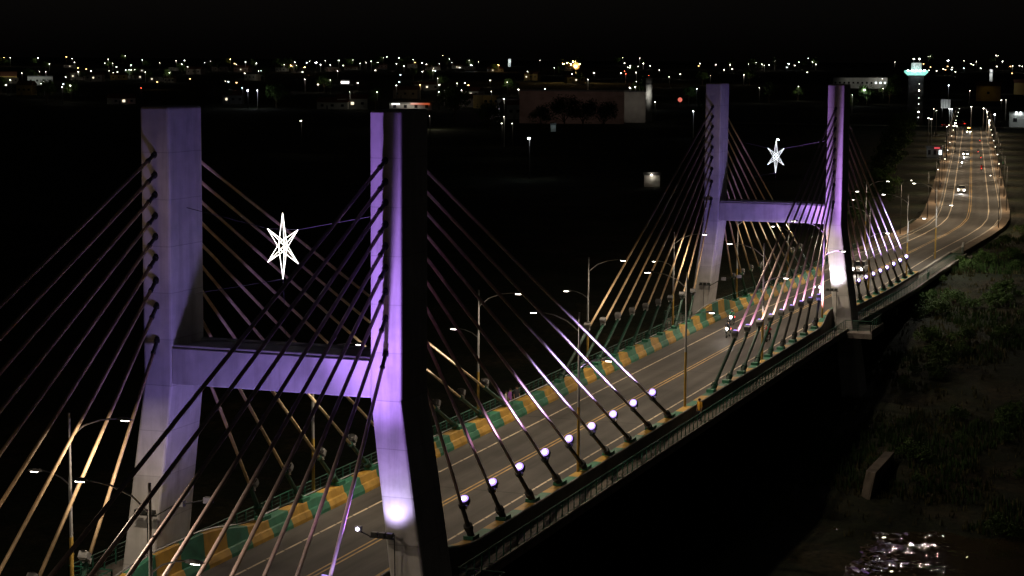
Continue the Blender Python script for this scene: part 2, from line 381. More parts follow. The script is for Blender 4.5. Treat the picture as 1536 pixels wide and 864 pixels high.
# painted barriers
BX=sorted(set([XA+2.5*i for i in range(-26,63)]+[q+e for q in PX for e in (-8.5,-6,-4,-2,0,2,4,6,8.5)]))
BX=[x for x in BX if X0<=x<=167]
for sgn in (-1,1):
    b=MB()
    def bsec(x):
        q=prox(x); h=.9*q; i=.42*q
        pts=[(5.60,-1.02),(5.62,-.80),(5.76,-.50),(5.86,-.46),(5.98,h-.04),(6.02,h),(6.62-i,h),(6.66-i,h-.05),(6.66-i*.6,-1.08)]
        return [(x,sgn*a,z+dz(x)) for a,z in pts]
    def bm_(i):
        xm=(BX[i]+BX[i+1])/2; return 0 if math.floor((xm-XA)/2.5)%2==0 else 1
    b.sweep([bsec(x) for x in BX],m=bm_)
    o=b.build('barrier',[B_GREEN,B_YEL],bridge)
    # thin conduit pipe on the outer top edge
    c=MB(); c.tube([(x,sgn*(6.74-.42*prox(x)),.9*prox(x)+.03+dz(x)) for x in BX],.035,5); c.build('conduit',METAL,bridge)
    # outer wall face of raw concrete
    f=MB(); f.sweep([[(x,sgn*(6.67-.42*.6*prox(x)),-1.06+dz(x)),(x,sgn*(6.67-.42*prox(x)),.9*prox(x)-.06+dz(x)),(x,sgn*(6.70-.42*prox(x)),.9*prox(x)-.06+dz(x)),(x,sgn*(6.70-.42*.6*prox(x)),-1.06+dz(x))] for x in BX])
    f.build('parapet_wall',WALK,bridge)
    f=MB(); f.sweep([[(x,sgn*6.74,-1.05+dz(x)),(x,sgn*6.74,-1.0+dz(x)),(x,sgn*8.2,-1.0+dz(x)),(x,sgn*8.2,-1.05+dz(x))] for x in xr(X0,200)])
    f.build('walkway',WALK,bridge)
    f=MB(); f.sweep([[(x,sgn*8.02,-.995+dz(x)),(x,sgn*8.02,-.86+dz(x)),(x,sgn*8.17,-.86+dz(x)),(x,sgn*8.17,-.995+dz(x))] for x in xr(X0,200)])
    f.build('walkway_kerb',KERBM,bridge)
    # low end parapet beyond the painted barrier
    f=MB(); f.sweep([[(x,sgn*5.62,-1.02+dz(x)),(x,sgn*5.62,-.7+dz(x)),(x,sgn*5.95,-.7+dz(x)),(x,sgn*5.95,-1.02+dz(x))] for x in xr(167.2,200)])
    f.build('end_kerb',KERBM,bridge)
    # railing: runs between pylon platforms
    rl=MB()
    def run(xa,xb,ya=8.09,yb=8.09,sp=1.1):
        n=max(1,int(round(abs(math.hypot(xb-xa,yb-ya))/sp)))
        P=[(xa+(xb-xa)*i/n,sgn*(ya+(yb-ya)*i/n)) for i in range(n+1)]
        for z,r in ((.08,.035),(-.80,.025)): rl.tube([(a,c,z+dz(a)) for a,c in P],r,5)
        for a,c in P:
            rl.box((a,c,-.43+dz(a)),(.07,.05,1.02))
        for a,c in [((P[i][0]+P[i+1][0])/2,(P[i][1]+P[i+1][1])/2) for i in range(n)]:
            pass
        for z in (-.58,-.36,-.14):
            rl.tube([(a,c,z+dz(a)) for a,c in P],.012,4)
    run(X0,-3.4); run(3.4,LS-3.4); run(LS+3.4,164); run(164,166,8.09,7.6); run(166,199.6,7.6,7.6)
    for p in PX:
        run(p-3.4,p-3.4,8.09,10.6); run(p-3.4,p+3.4,10.6,10.6); run(p+3.4,p+3.4,10.6,8.09)
    rl.build('railing',RAIL,bridge)
    # platform around each leg
    for p in PX:
        f=MB(); f.box((p,sgn*9.5,-1.42),(7.0,2.55,.5)); f.box((p,sgn*10.68,-1.0),(7.0,.12,.3)); f.build('platform',CONC_D,bridge)
# stay anchor blocks on the barrier tops (part of each stay)
# ------------------------------------------------------------------ pylons
ZT,ZK=23.43,9.45
def leg_y(z):
    if z>=ZK: return 5.45,7.08
    d=ZK-z; return 5.45+.122*d, 7.08+.142*d
for p in PX:
    py=D.objects.new('pylon',None); COL.objects.link(py); py.parent=bridge; py.location=(p,0,0)
    for sgn in (-1,1):
        l=MB(); secs=[]
        for z in (-14,ZK,ZT):
            a,c=leg_y(z); hx=1.7 if z>=ZK else 2.0
            secs.append([(-hx,sgn*a,z),(hx,sgn*a,z),(hx,sgn*c,z),(-hx,sgn*c,z)])
        # lower leg widens slightly along the road
        l.sweep(secs); l.build('leg',CONC,py,bevel=.12)
    c=MB(); c.box((0,0,(11.34+9.49)/2),(3.34,10.95,1.85)); c.box((-1.45,0,11.42),(.3,10.88,.16)); c.box((1.45,0,11.42),(.3,10.88,.16)); c.build('crossbeam',CONC,py,bevel=.05)
    c=MB(); c.box((0,0,-4.2),(3.0,13.8,2.3)); c.build('lower_crossbeam',CONC_D,py)
    for sgn in (-1,1):
        c=MB(); c.box((0,sgn*9.0,-13.0),(6,5,3)); c.build('footing',CONC_D,py)
# piers and abutment
for x in (-40,150,186):
    for s in (-5.2,5.2):
        c=MB(); c.lathe([(.75,-14),(.75,-3.2+dz(x))],16,(x,s,0)); c.build('pier_column',CONC_D,bridge)
    c=MB(); c.box((x,0,-3.5+dz(x)),(1.8,13,1.0)); c.build('pier_cap',CONC_D,bridge)
c=MB(); c.box((201.2,0,-4.2),(2.0,17.6,4.4)); c.hexa([(202.2,-8.8,-7),(208,-11.5,-7),(208,-11.0,-7),(202.2,-8.3,-7)],[(202.2,-8.8,-1.9),(208,-11.5,-2.6),(208,-11.0,-2.6),(202.2,-8.3,-1.9)]); c.build('abutment',CONC_D,bridge)

# ------------------------------------------------------------------ stays + floodlights
ZA=[11.72,13.45,14.75,15.9,16.95,18.0,19.05,20.04,21.05]
ORD=['first','second','third','fourth','fifth','sixth','seventh','eighth','ninth','tenth','eleventh','twelfth','thirteenth','fourteenth','fifteenth','sixteenth','seventeenth','eighteenth','nineteenth','twentieth','twenty-first','twenty-second','twenty-third','twenty-fourth','twenty-fifth','twenty-sixth','twenty-seventh','twenty-eighth','twenty-ninth','thirtieth']
hm=MB(); hm.box((0,0,0),(.34,.5,.36)); hm.box((-.2,0,0),(.08,.40,.28)); HOUSE=hm.mesh('housing',GREYBOX)
hm=MB(); hm.box((-.12,0,-.26),(.06,.44,.24)); hm.box((-.12,0,-.36),(.25,.44,.05)); BRKT=hm.mesh('bracket',METAL)
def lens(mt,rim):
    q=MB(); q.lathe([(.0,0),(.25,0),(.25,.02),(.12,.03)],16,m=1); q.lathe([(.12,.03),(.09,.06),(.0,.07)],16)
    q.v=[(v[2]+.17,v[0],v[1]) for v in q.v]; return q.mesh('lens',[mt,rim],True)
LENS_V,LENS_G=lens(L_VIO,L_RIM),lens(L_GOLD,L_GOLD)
# near/far pylon, side (-1 footway side seen nearest), direction (+1 away from the camera)
VIO=(.66,.44,1.0); PINK=(1.0,.50,.85); GOLD=(1.0,.62,.20); TAN=(1.0,.70,.40)
for ip,p in enumerate(PX):
    for sgn in (-1,1):
        for dr in (-1,1):
            for k in range(9):
                xd=p+dr*(XA+SP*k)
                Dn=Vector((xd,sgn*6.33,dz(xd)+.02)); U=Vector((p+dr*1.68,sgn*6.27,ZA[k])); u=(U-Dn).normalized(); Ln=(U-Dn).length
                hv=(2.15 if (ip==0 or (ip==1 and dr==1 and sgn==-1)) else 2.75+.07*k); Lt=hv/u.z
                st=D.objects.new('stay_cable',None); COL.objects.link(st); st.parent=bridge
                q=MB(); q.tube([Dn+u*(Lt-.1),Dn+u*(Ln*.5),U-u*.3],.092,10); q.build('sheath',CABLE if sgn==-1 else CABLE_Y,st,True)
                tm=TUBE_D if (sgn==-1 and not(ip==1 and dr==-1 and k>3)) else TUBEM
                q=MB(); q.tube([Dn-u*.05,Dn+u*.75],.20,12); q.tube([Dn+u*.74,Dn+u*1.05],.25,12); q.tube([Dn+u*1.0,Dn+u*Lt],.125,12); q.tube([Dn+u*(Lt-.16),Dn+u*(Lt+.02)],.18,12)
                q.build('guide_tube',tm,st)
                q=MB(); q.tube([U-u*.75,U+u*.3],.10,12); q.tube([U-u*.8,U-u*.68],.13,12); q.tube([U-u*.14,U+u*.1],.16,12); q.build('upper_socket',TUBE_D,st)
                m_ =0 if math.floor((xd-XA+.01)/2.5)%2==0 else 1
                q=MB(); q.box((xd,sgn*6.30,.10+dz(xd)+.9*prox(xd)),(.95,.58,.24)); q.build('anchor_block',[B_GREEN,B_YEL][m_],st)
                n=Vector((0,0,1)); n=(n-u*n.dot(u)).normalized(); lat=u.cross(n)
                rot=Matrix((u,lat*-1,n)).transposed().to_euler() if False else Matrix((u,n.cross(u),n)).transposed().to_euler()
                Pf=Dn+u*(Lt-.12)+n*.42
                lit = sgn==-1
                side='footway edge' if sgn==-1 else 'back edge'
                pyn=['closer pylon','distant pylon'][ip]
                sec=('main span' if (ip==0)==(dr==1) else 'end span')
                lab=f"{'bright violet-white' if lit else 'grey box'} floodlight on the {ORD[k]} {sec} stay from the {pyn}, {side}"
                t=D.objects.new('floodlight',None); COL.objects.link(t); t.location=Pf; t.rotation_euler=rot
                tag(t,lab,'floodlight','floodlights clamped to the stay tubes')
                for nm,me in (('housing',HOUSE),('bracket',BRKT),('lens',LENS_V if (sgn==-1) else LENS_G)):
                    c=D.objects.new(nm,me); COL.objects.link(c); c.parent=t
                # colour and power of each beam
                if sgn==-1:
                    if ip==0 and dr==1: col,en,sp=[(1,.36,.62),(1,.42,.80),PINK,(.95,.50,1),(.85,.48,1),VIO,VIO,VIO,VIO][k],[3800,7000,7600,7600,7800,8000,9000,9500,9000][k],13
                    elif ip==0: col,en,sp=(PINK if k<3 else GOLD),(800 if k<2 else 90),13
                    elif dr==-1: col,en,sp=[PINK,PINK,PINK,PINK,PINK,(1,.75,.6),(1,.75,.6),PINK,PINK][k],520,26
                    else: col,en,sp=[PINK,PINK,PINK,(.9,.6,1),VIO,VIO,VIO,VIO,VIO][k],6000,14
                else:
                    if ip==0 and dr==-1: col,en,sp=(1,.66,.40),[180,300,450,700,950,1200,1500,1700,1800][k],8
                    elif dr==1: col,en,sp=TAN,[500,700,1000,1300,1600,2000,2300,2500,2700][k],10
                    else: col,en,sp=TAN,[160,220,320,420,520,640,760,860,950][k],9
                tgt=Dn+u*(Ln*(.92 if sgn==-1 else .85)); a=Pf+u*.28+n*(.12 if not(sgn==-1 and ip==1 and dr==-1) else -.22)
                light('SPOT','beam',a,en,col,None,(tgt-a),spot_size=R_(sp),spot_blend=1.0,shadow_soft_size=.08)
                if dr==1:
                    tg=Dn+u*(Ln*.97); light('SPOT','beam',a,en*(2.6 if sgn==-1 else 2.2),col,None,(tg-a),spot_size=R_(5.5),spot_blend=1.0,shadow_soft_size=.08)

# ------------------------------------------------------------------ pylon floodlight brackets
def pylon_flood(p,sgn,lit):
    a,c=leg_y(3.1); yc=sgn*6.55
    nm=['closer','distant'][0 if p==0 else 1]
    t=empty('bracket_floodlight',(p-2.05 if lit else p-1.95,yc,3.0),0,('lit bracket floodlight on the purple-lit leg of the ' if lit else 'unlit arm of bracket floodlights on the dim leg of the ')+nm+' pylon','floodlight','floodlights on brackets on the pylon legs')
    q=MB(); q.box((-.35,0,-.1),(.8,.08,.08)); q.box((-.72,0,-.1),(.08,1.3,.08)); q.tube([(.05,sgn*.3,-.1),(.05,sgn*.35,-3.6)],.03,5); q.build('bracket',TUBE_D,t)
    for yy in (-.4,.0,.4):
        q=MB(); q.box((-.72,yy,.06),(.28,.3,.2)); q.build('housing',TUBE_D,t)
    yo=-sgn
    q=MB(); q.tube([(-.72,yo*.6,-.1),(-.75,yo*1.2,.15)],.035,5) if lit else q.tube([(-.72,yo*.6,-.1),(-.6,yo*1.6,.5),(-.5,yo*3.6,.95)],.035,5); q.build('arm',TUBE_D,t)
    if lit:
        for j in range(1 if p==0 else 2):
            q=MB(); q.box((-.75,yo*(1.25+.5*j),.25),(.22,.3,.26)); q.build('side_housing',GREYBOX,t)
            q=MB(); q.lathe([(0,0),(.09,0),(.07,.04),(0,.05)],12); q.v=[(-.86-v[2],yo*(1.25+.5*j)+v[0],.25+v[1]) for v in q.v]; q.build('lens',L_VIO,t)
    else:
        for yy in (1.9,3.5):
            q=MB(); q.box((-.5,yo*yy,.9 if yy>3 else .6),(.3,.45,.3)); q.build('side_housing',GREYBOX,t)
    return t
PUR=(.47,.24,1.0)
for p in PX:
    pylon_flood(p,-1,True); pylon_flood(p,1,False)
    y0=-6.55
    fx=p-1.7
    pc=PUR if p==0 else (.58,.27,1.0)
    def spot(loc,tgt,en,col,size,blend=1,soft=.12):
        light('SPOT','pylon_beam',loc,en,col,None,Vector(tgt)-Vector(loc),spot_size=R_(size),spot_blend=blend,shadow_soft_size=soft)
    # a short-throw flood on the bracket makes the hot spot, the barrier flood washes the tall upper leg
    spot((fx-1.0,y0-.25,3.2),(fx,y0-.3,5.0),(620 if p==0 else 950),((.66,.54,1) if p==0 else (.88,.82,1)),112,1,.35)
    spot((p-6.3,-6.15,1.0),(p-1.9,-6.27,27),52000,pc,50,1,.15)
    spot((p-6.3,-6.15,1.0),(p-1.7,-6.27,12),2600,pc,60,1,.15)
    # a floodlight standing on the barrier throws across the road to the other leg and the crossbeam
    f=empty('floodlight',(p-9.2,-6.2,.04),0,'violet floodlight standing on the footway barrier before the '+('closer' if p==0 else 'distant')+' pylon','floodlight')
    q=MB(); q.box((0,0,.0),(.3,.3,.06)); q.tube([(0,0,0),(0,0,.3)],.04,6); q.build('bracket',METAL,f)
    hr=Vector((5.5,9,10)).to_track_quat('X','Z').to_matrix()
    q=MB(); q.box((0,0,.45),(.3,.4,.34),0,hr); q.build('housing',GREYBOX,f)
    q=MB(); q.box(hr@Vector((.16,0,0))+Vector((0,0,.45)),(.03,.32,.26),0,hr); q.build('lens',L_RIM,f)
    a=(p-9.0,-5.95,.75)
    spot(a,(fx+.2,-2.4,10.2),2400,pc,40,1,.4)
    spot(a,(fx+2.4,5.6,16.5),7000,(.42,.30,1.0),78,1,1.3)

# ------------------------------------------------------------------ star ornaments
def star(p,zc,label,mt):
    t=empty('star_ornament',(p,0.05,zc),0,label,'star light','lit stars hung between the pylon legs')
    tips=[(90,1.66),(-90,1.66),(45,1.2),(135,1.2),(225,1.2),(315,1.2)]
    for a,r in tips:
        a=R_(a); ax=Vector((0,-math.cos(a),math.sin(a))); pr=Vector((0,math.sin(a),math.cos(a)))
        q=MB(); b=.21
        for s in ((pr*b),(pr*-b),Vector((.20,.03,0))):
            q.tube([ax*.12+s*1.05,ax*r],.010,5)
            q.tube([s*1.05,ax*.12+s*1.05],.012,5)
        q.build('spike',mt,t)
    for a,b in (((0,-.85,.85),(0,-5.4,1.75)),((0,.85,.85),(0,5.4,1.75)),((0,0,-1.66),(0,4.9,-2.6)),((0,0,-1.66),(0,-.15,11.5-zc)),((0,.85,.85),(0,-.85,.85))):
        q=MB(); q.tube([a,b],.013,4); q.build('guy_wire',WIRE,t)
    return t
star(0,16.55,'large six-pointed white light star hung between the closer pylon legs',L_STAR)
s2=star(LS,16.05,'small-looking white light star hung between the distant pylon legs, bulb on its tip',L_STARC)
q=MB(); q.lathe([(0,-.1),(.08,-.06),(.11,0),(.08,.06),(0,.1)],10,(-.1,-.2,1.72)); q.build('bulb',C_C,s2,True)

# ------------------------------------------------------------------ street lamps on the bridge and avenue
def led_head(q,c,dx,dy): pass
def make_lamp(h1=10.0,h2=7.3):
    """double-armed post; local +y is the road side"""
    t=empty('street_lamp')
    q=MB(); q.tube([(0,0,0),(0,0,4.2)],[.10,.09],10); q.build('post_base',POLEY,t)
    q=MB(); q.tube([(0,0,4.2),(0,0,h1+.2)],[.085,.06],10); q.build('post',METAL,t)
    q=MB(); q.tube([(0,0,h1-1.0),(0,.8,h1-.35),(0,1.7,h1-.02),(0,2.6,h1+.1)],.04,7); q.build('arm',METAL,t)
    q=MB(); q.tube([(0,0,h2-.6),(0,-.5,h2-.25),(0,-1.1,h2-.05),(0,-1.5,h2)],.035,7); q.build('arm',METAL,t)
    for y0,s,z in ((2.6,1,h1+.1),(-1.5,-1,h2)):
        q=MB(); sec=[]
        for f,wd,th in ((0,.07,.05),(.15,.13,.07),(.5,.15,.07),(.78,.11,.03)):
            y=y0+s*f; sec.append([(-wd,y,z-.05),(wd,y,z-.05),(wd*.6,y,z-.05+th*1.8),(-wd*.6,y,z-.05+th*1.8)])
        q.sweep(sec); hd=q.build('luminaire',GREYBOX,t)
        q=MB(); q.box((0,y0+s*.45,z-.07),(.18,.36,.035)); q.build('lens',L_LED,hd)
    return t
LAMP=make_lamp()
def lamp_light(loc,rz,e1,e2,col1,col2,h1=10.0,h2=7.3):
    c,s=math.cos(rz),math.sin(rz)
    for (y,z,e,col) in ((3.05,h1-.05,e1,col1),(-1.95,h2-.15,e2,col2)):
        if e: light('AREA','lamp_light',(loc[0]-s*y,loc[1]+c*y,loc[2]+z),e,col,None,(0,0,-1),shape='RECTANGLE',size=.25,size_y=.5)
WARM=(1,.80,.58); WARM2=(1,.84,.66)
near=[-49,-23.9,28.8,54.5,80.0,106.2,132,158.5,182.5]
far_=[-36,-9,17.5,45.1,71,98,124,150,176,200]
first=True
cnt={}
def put_lamp(x,y,z,rz,label,e1=850,e2=28,c1=WARM,c2=WARM2):
    global first
    o=LAMP if first else copy_tree(LAMP); first=False
    o.location=(x,y,z); o.rotation_euler=(0,0,rz)
    tag(o,label,'street lamp','double-armed street lamps on the bridge and avenue')
    lamp_light((x,y,z),rz,e1,e2,c1,c2)
for i,x in enumerate(near):
    z=dz(x)-(.02); yy=-5.95 if min(abs(x),abs(x-LS))>9 else -5.95
    put_lamp(x,-6.15,z-.05,0,f"{ORD[i]} double-armed lamp post along the barrier on the footway edge",e2=(560 if x>150 else 6),c2=(1,.95,.85))
for i,x in enumerate(far_):
    put_lamp(x,6.85 if x<167 else 6.4,dz(x)-(.95 if x>167 else .98)+.0,math.pi,f"{ORD[i]} double-armed lamp post behind the green and yellow back barrier",e1=720,e2=70)
# avenue: slimmer dark single-arm posts on both pavements
DARKP=mat('dark_post_paint',(.03,.03,.03),.6,.2,3)
AV=empty('avenue_lamp')
q=MB(); q.tube([(0,0,0),(0,0,8.2)],[.08,.05],8); q.build('post',DARKP,AV)
q=MB(); q.tube([(0,0,8.0),(0,.5,8.4),(0,1.3,8.6)],.035,6); q.build('arm',DARKP,AV)
q=MB(); q.lathe([(0,-.07),(.09,-.05),(.11,-.02),(.08,.03),(0,.04)],10,(0,1.55,8.55)); q.build('lamp_head',glow('avenue_lamp_glow',(1,.90,.72),7),AV,True)
n_av=0; ia={1:0,-1:0}
for sgn,lst in ((-1,[247,285,322,358,392,428,466,505,546,590,638,690]),(1,[228,262,300,338,378,418,460,504,548,594,642,696])):
    for x in lst:
        o=AV if n_av==0 else copy_tree(AV); n_av+=1
        a,b,c=road_pt(x,sgn*6.5,-.9); sl=math.atan2(road_y(x+4)-road_y(x-4),8); rz=sl+(0 if sgn<0 else math.pi)
        o.location=(a,b,c); o.rotation_euler=(0,0,rz)
        tag(o,f"{ORD[ia[sgn]]} slim dark lamp post up the avenue beside the "+('scrub bank' if sgn<0 else 'dark trees'),'street lamp','slim lamp posts lining the avenue'); ia[sgn]+=1
        light('AREA','lamp_light',(a-math.sin(rz)*1.6,b+math.cos(rz)*1.6,c+8.3),1150,(1,.76,.50),None,(0,0,-1),shape='DISK',size=.4)

# ------------------------------------------------------------------ bollards, old concrete block on the bank
for i,(px,py) in enumerate(((1441.5,374),(1447.5,370.5),(1452.5,366),(1457,362))):
    x=201.5+2.2*i; y=-7.3+ .25*i
    q=MB(); q.lathe([(.17,0),(.17,.85),(.2,.86),(.2,.95),(.13,1.02),(0.01,1.04)],14); o=q.build('bollard',mat('white_bollard_paint',(.6,.58,.54),.6,.15,4) if i==0 else D.materials['white_bollard_paint'],None,True); o.location=(x,y,-1.62)
    tag(o,f"white concrete bollard at the bridge railing end, {['touching the railing','second from the railing','third from the railing','standing furthest up the pavement'][i]}".replace('furthest','last'),'bollard','white bollards at the bridge end')
q=MB(); q.hexa([(74.5,-15.9,-15),(83.4,-15.9,-15),(83.4,-15.2,-15),(74.5,-15.2,-15)],[(78.6,-16.5,-8.95),(88.8,-16.45,-9.0),(88.9,-15.5,-9.05),(79.6,-15.5,-9)])
tag(q.build('concrete_pier_wall',mat('weathered_concrete',(.13,.11,.09),.9,.3,1.5,9,stain=((.5,.48,.44),(.8,.8,.3))),bevel=.06),'old pale concrete pier wall standing alone by the dark river','pier wall')


# ------------------------------------------------------------------ people
SKIN=mat('skin',(.32,.19,.12),.6,.08,5); HAIR=mat('dark_hair',(.015,.012,.01),.6,.1,8)
def cloth(n,c): return mat(n,c,.9,.15,6)
SH_Y=cloth('yellow_shirt',(.75,.40,.05)); SH_P=cloth('purple_shirt',(.30,.10,.42)); SH_W=cloth('white_shirt',(.6,.58,.55)); SH_D=cloth('dark_shirt',(.05,.05,.06)); SH_G=cloth('green_shirt',(.05,.16,.09)); SH_R=cloth('red_shirt',(.55,.03,.04)); TR=cloth('dark_trousers',(.03,.035,.05))
HELM=mat('helmet_shell',(.05,.05,.05),.25,.1,3)
def person_mesh(pose,shirt):
    """pose: dict of joint positions; one continuous skinned figure"""
    J=pose; V=[];E=[];Rr=[]
    def v(p,r): V.append(p); Rr.append(r); return len(V)-1
    pel=v(J['pelvis'],.15); ws=v(J['waist'],.135); ch=v(J['chest'],.17); nk=v(J['neck'],.06); hd=v(J['head'],.095); tp=v(J['top'],.085)
    E+=[(pel,ws),(ws,ch),(ch,nk),(nk,hd),(hd,tp)]
    for s in 'LR':
        sh=v(J['sh'+s],.07); el=v(J['el'+s],.045); wr=v(J['wr'+s],.03); hn=v(J['ha'+s],.036)
        E+=[(ch,sh),(sh,el),(el,wr),(wr,hn)]
        hp=v(J['hi'+s],.10); kn=v(J['kn'+s],.065); an=v(J['an'+s],.045); to=v(J['to'+s],.04)
        E+=[(pel,hp),(hp,kn),(kn,an),(an,to)]
    me=D.meshes.new('person'); me.from_pydata([tuple(p) for p in V],E,[])
    o=D.objects.new('person_build',me); COL.objects.link(o)
    sk=o.modifiers.new('skin','SKIN'); sk.use_smooth_shade=True
    for i,d in enumerate(me.skin_vertices[0].data): d.radius=(Rr[i],Rr[i]); d.use_root=(i==0)
    sb=o.modifiers.new('sub','SUBSURF'); sb.levels=1; sb.render_levels=1
    dg=bpy.context.evaluated_depsgraph_get(); ev=o.evaluated_get(dg); m2=D.meshes.new_from_object(ev)
    D.objects.remove(o); D.meshes.remove(me)
    m2.name='person'; m2.materials.clear()
    for m in (SKIN,shirt,TR,BLACKM): m2.materials.append(m)
    def segd(p,a,b):
        a=Vector(a);b=Vector(b);t=max(0,min(1,(p-a).dot(b-a)/max(1e-9,(b-a).length_squared))); return (p-a-(b-a)*t).length
    for f in m2.polygons:
        c=Vector(f.center); best=min(((segd(c,J[a],J[b])-r,k) for a,b,r,k in [('pelvis','waist',.15,1),('waist','chest',.16,1),('chest','neck',.1,1),('neck','top',.10,0)]+[x for s in 'LR' for x in (('sh'+s,'el'+s,.06,1),('el'+s,'wr'+s,.04,0),('wr'+s,'ha'+s,.04,0),('hi'+s,'kn'+s,.09,2),('kn'+s,'an'+s,.06,2),('an'+s,'to'+s,.045,3),('chest','sh'+s,.08,1),('pelvis','hi'+s,.10,2))]),key=lambda q:q[0])
        f.material_index=best[1]; f.use_smooth=True
    # fingers, nose, ears joined into the same mesh
    bm=bmesh.new(); bm.from_mesh(m2)
    q=MB()
    for s in 'LR':
        h=Vector(J['ha'+s]); wv=(h-Vector(J['wr'+s])).normalized(); sd=wv.cross(Vector((1,0,0)) if abs(wv.x)<.8 else Vector((0,0,1))).normalized(); nn=sd.cross(wv)
        for i,ln in enumerate((.065,.08,.085,.075)):
            b=h+sd*(-.03+.02*i); q.tube([b,b+wv*ln*.6,b+wv*ln*.9+nn*.025],[.009,.009,.007],5)
        q.tube([h-sd*.03,h-sd*.055+wv*.03,h-sd*.06+wv*.055],[.011,.010,.008],5)
    hd=Vector(J['head']); up_=(Vector(J['top'])-hd).normalized(); fwd=Vector(J.get('face',(1,0,0)))
    q.tube([hd+fwd*.085-up_*.0,hd+fwd*.12-up_*.03],[.012,.016],5)
    lt=up_.cross(fwd)
    for s in (1,-1):
        q.tube([hd+lt*s*.09,hd+lt*s*.115],[.03,.02],6)
    me3=q.mesh('t',SKIN); bm.from_mesh(me3); bm.to_mesh(m2); bm.free(); D.meshes.remove(me3)
    return m2
STAND=dict(pelvis=(0,0,.93),waist=(0,0,1.10),chest=(.01,0,1.34),neck=(.02,0,1.50),head=(.045,0,1.60),top=(.04,0,1.68),
  shL=(0,.19,1.42),elL=(-.02,.25,1.13),wrL=(.06,.24,.90),haL=(.09,.235,.82),shR=(0,-.19,1.42),elR=(-.03,-.25,1.13),wrR=(.04,-.25,.89),haR=(.06,-.25,.81),
  hiL=(0,.10,.90),knL=(.04,.11,.50),anL=(.0,.11,.08),toL=(.16,.13,.045),hiR=(0,-.10,.90),knR=(-.01,-.11,.50),anR=(-.06,-.11,.09),toR=(.10,-.13,.045))
RIDE=dict(pelvis=(-.22,0,.86),waist=(-.17,0,1.02),chest=(-.05,0,1.25),neck=(.02,0,1.41),head=(.06,0,1.51),top=(.06,0,1.60),
  shL=(-.03,.19,1.32),elL=(.18,.28,1.10),wrL=(.40,.28,1.05),haL=(.47,.27,1.04),shR=(-.03,-.19,1.32),elR=(.18,-.28,1.10),wrR=(.40,-.28,1.05),haR=(.47,-.27,1.04),
  hiL=(-.18,.12,.84),knL=(.20,.20,.72),anL=(.02,.21,.33),toL=(.16,.22,.29),hiR=(-.18,-.12,.84),knR=(.20,-.20,.72),anR=(.02,-.21,.33),toR=(.16,-.22,.29))
def person(loc,rz,pose,shirt,label,helmet=False,group=None):
    o=D.objects.new('person',person_mesh(pose,shirt)); COL.objects.link(o); o.location=loc; o.rotation_euler=(0,0,rz); tag(o,label,'person',group)
    h=Vector(pose['head']); q=MB()
    if helmet:
        q.lathe([(.115,-.07),(.145,.0),(.145,.07),(.11,.14),(.05,.17),(.0,.175)],14,(h.x-.01,h.y,h.z+.02)); q.build('helmet',HELM,o,True)
    else:
        q.lathe([(.10,.0),(.112,.06),(.085,.12),(.0,.145)],12,(h.x-.025,h.y,h.z+.0)); q.build('hair',HAIR,o,True)
    return o
person((54.3,-7.35,-1.0),2.6,STAND,SH_Y,'person in a yellow shirt standing on the footway outside the near barrier')
for x,y,m,l,rz in ((52.0,7.25,SH_W,'person in a white shirt standing behind the green and yellow back barrier',-1.2),(53.2,7.35,SH_P,'person in a purple shirt standing with friends behind the back barrier',-1.7),(54.6,7.3,SH_D,'person in dark clothes leaning by the back railing beside the purple shirt',-2.2)):
    person((x,y,-1.0),rz,STAND,m,l)
person((341,15.7,-1.46),.1,STAND,SH_D,'person in dark clothes walking on the avenue pavement by the dark trees')
person((435,14.3,-1.46),.1,STAND,SH_D,'person in dark clothes on the scrub-side pavement, first of the pair')
person((436.5,13.6,-1.46),.1,STAND,SH_G,'person in green clothes on the scrub-side pavement, walking beside another')

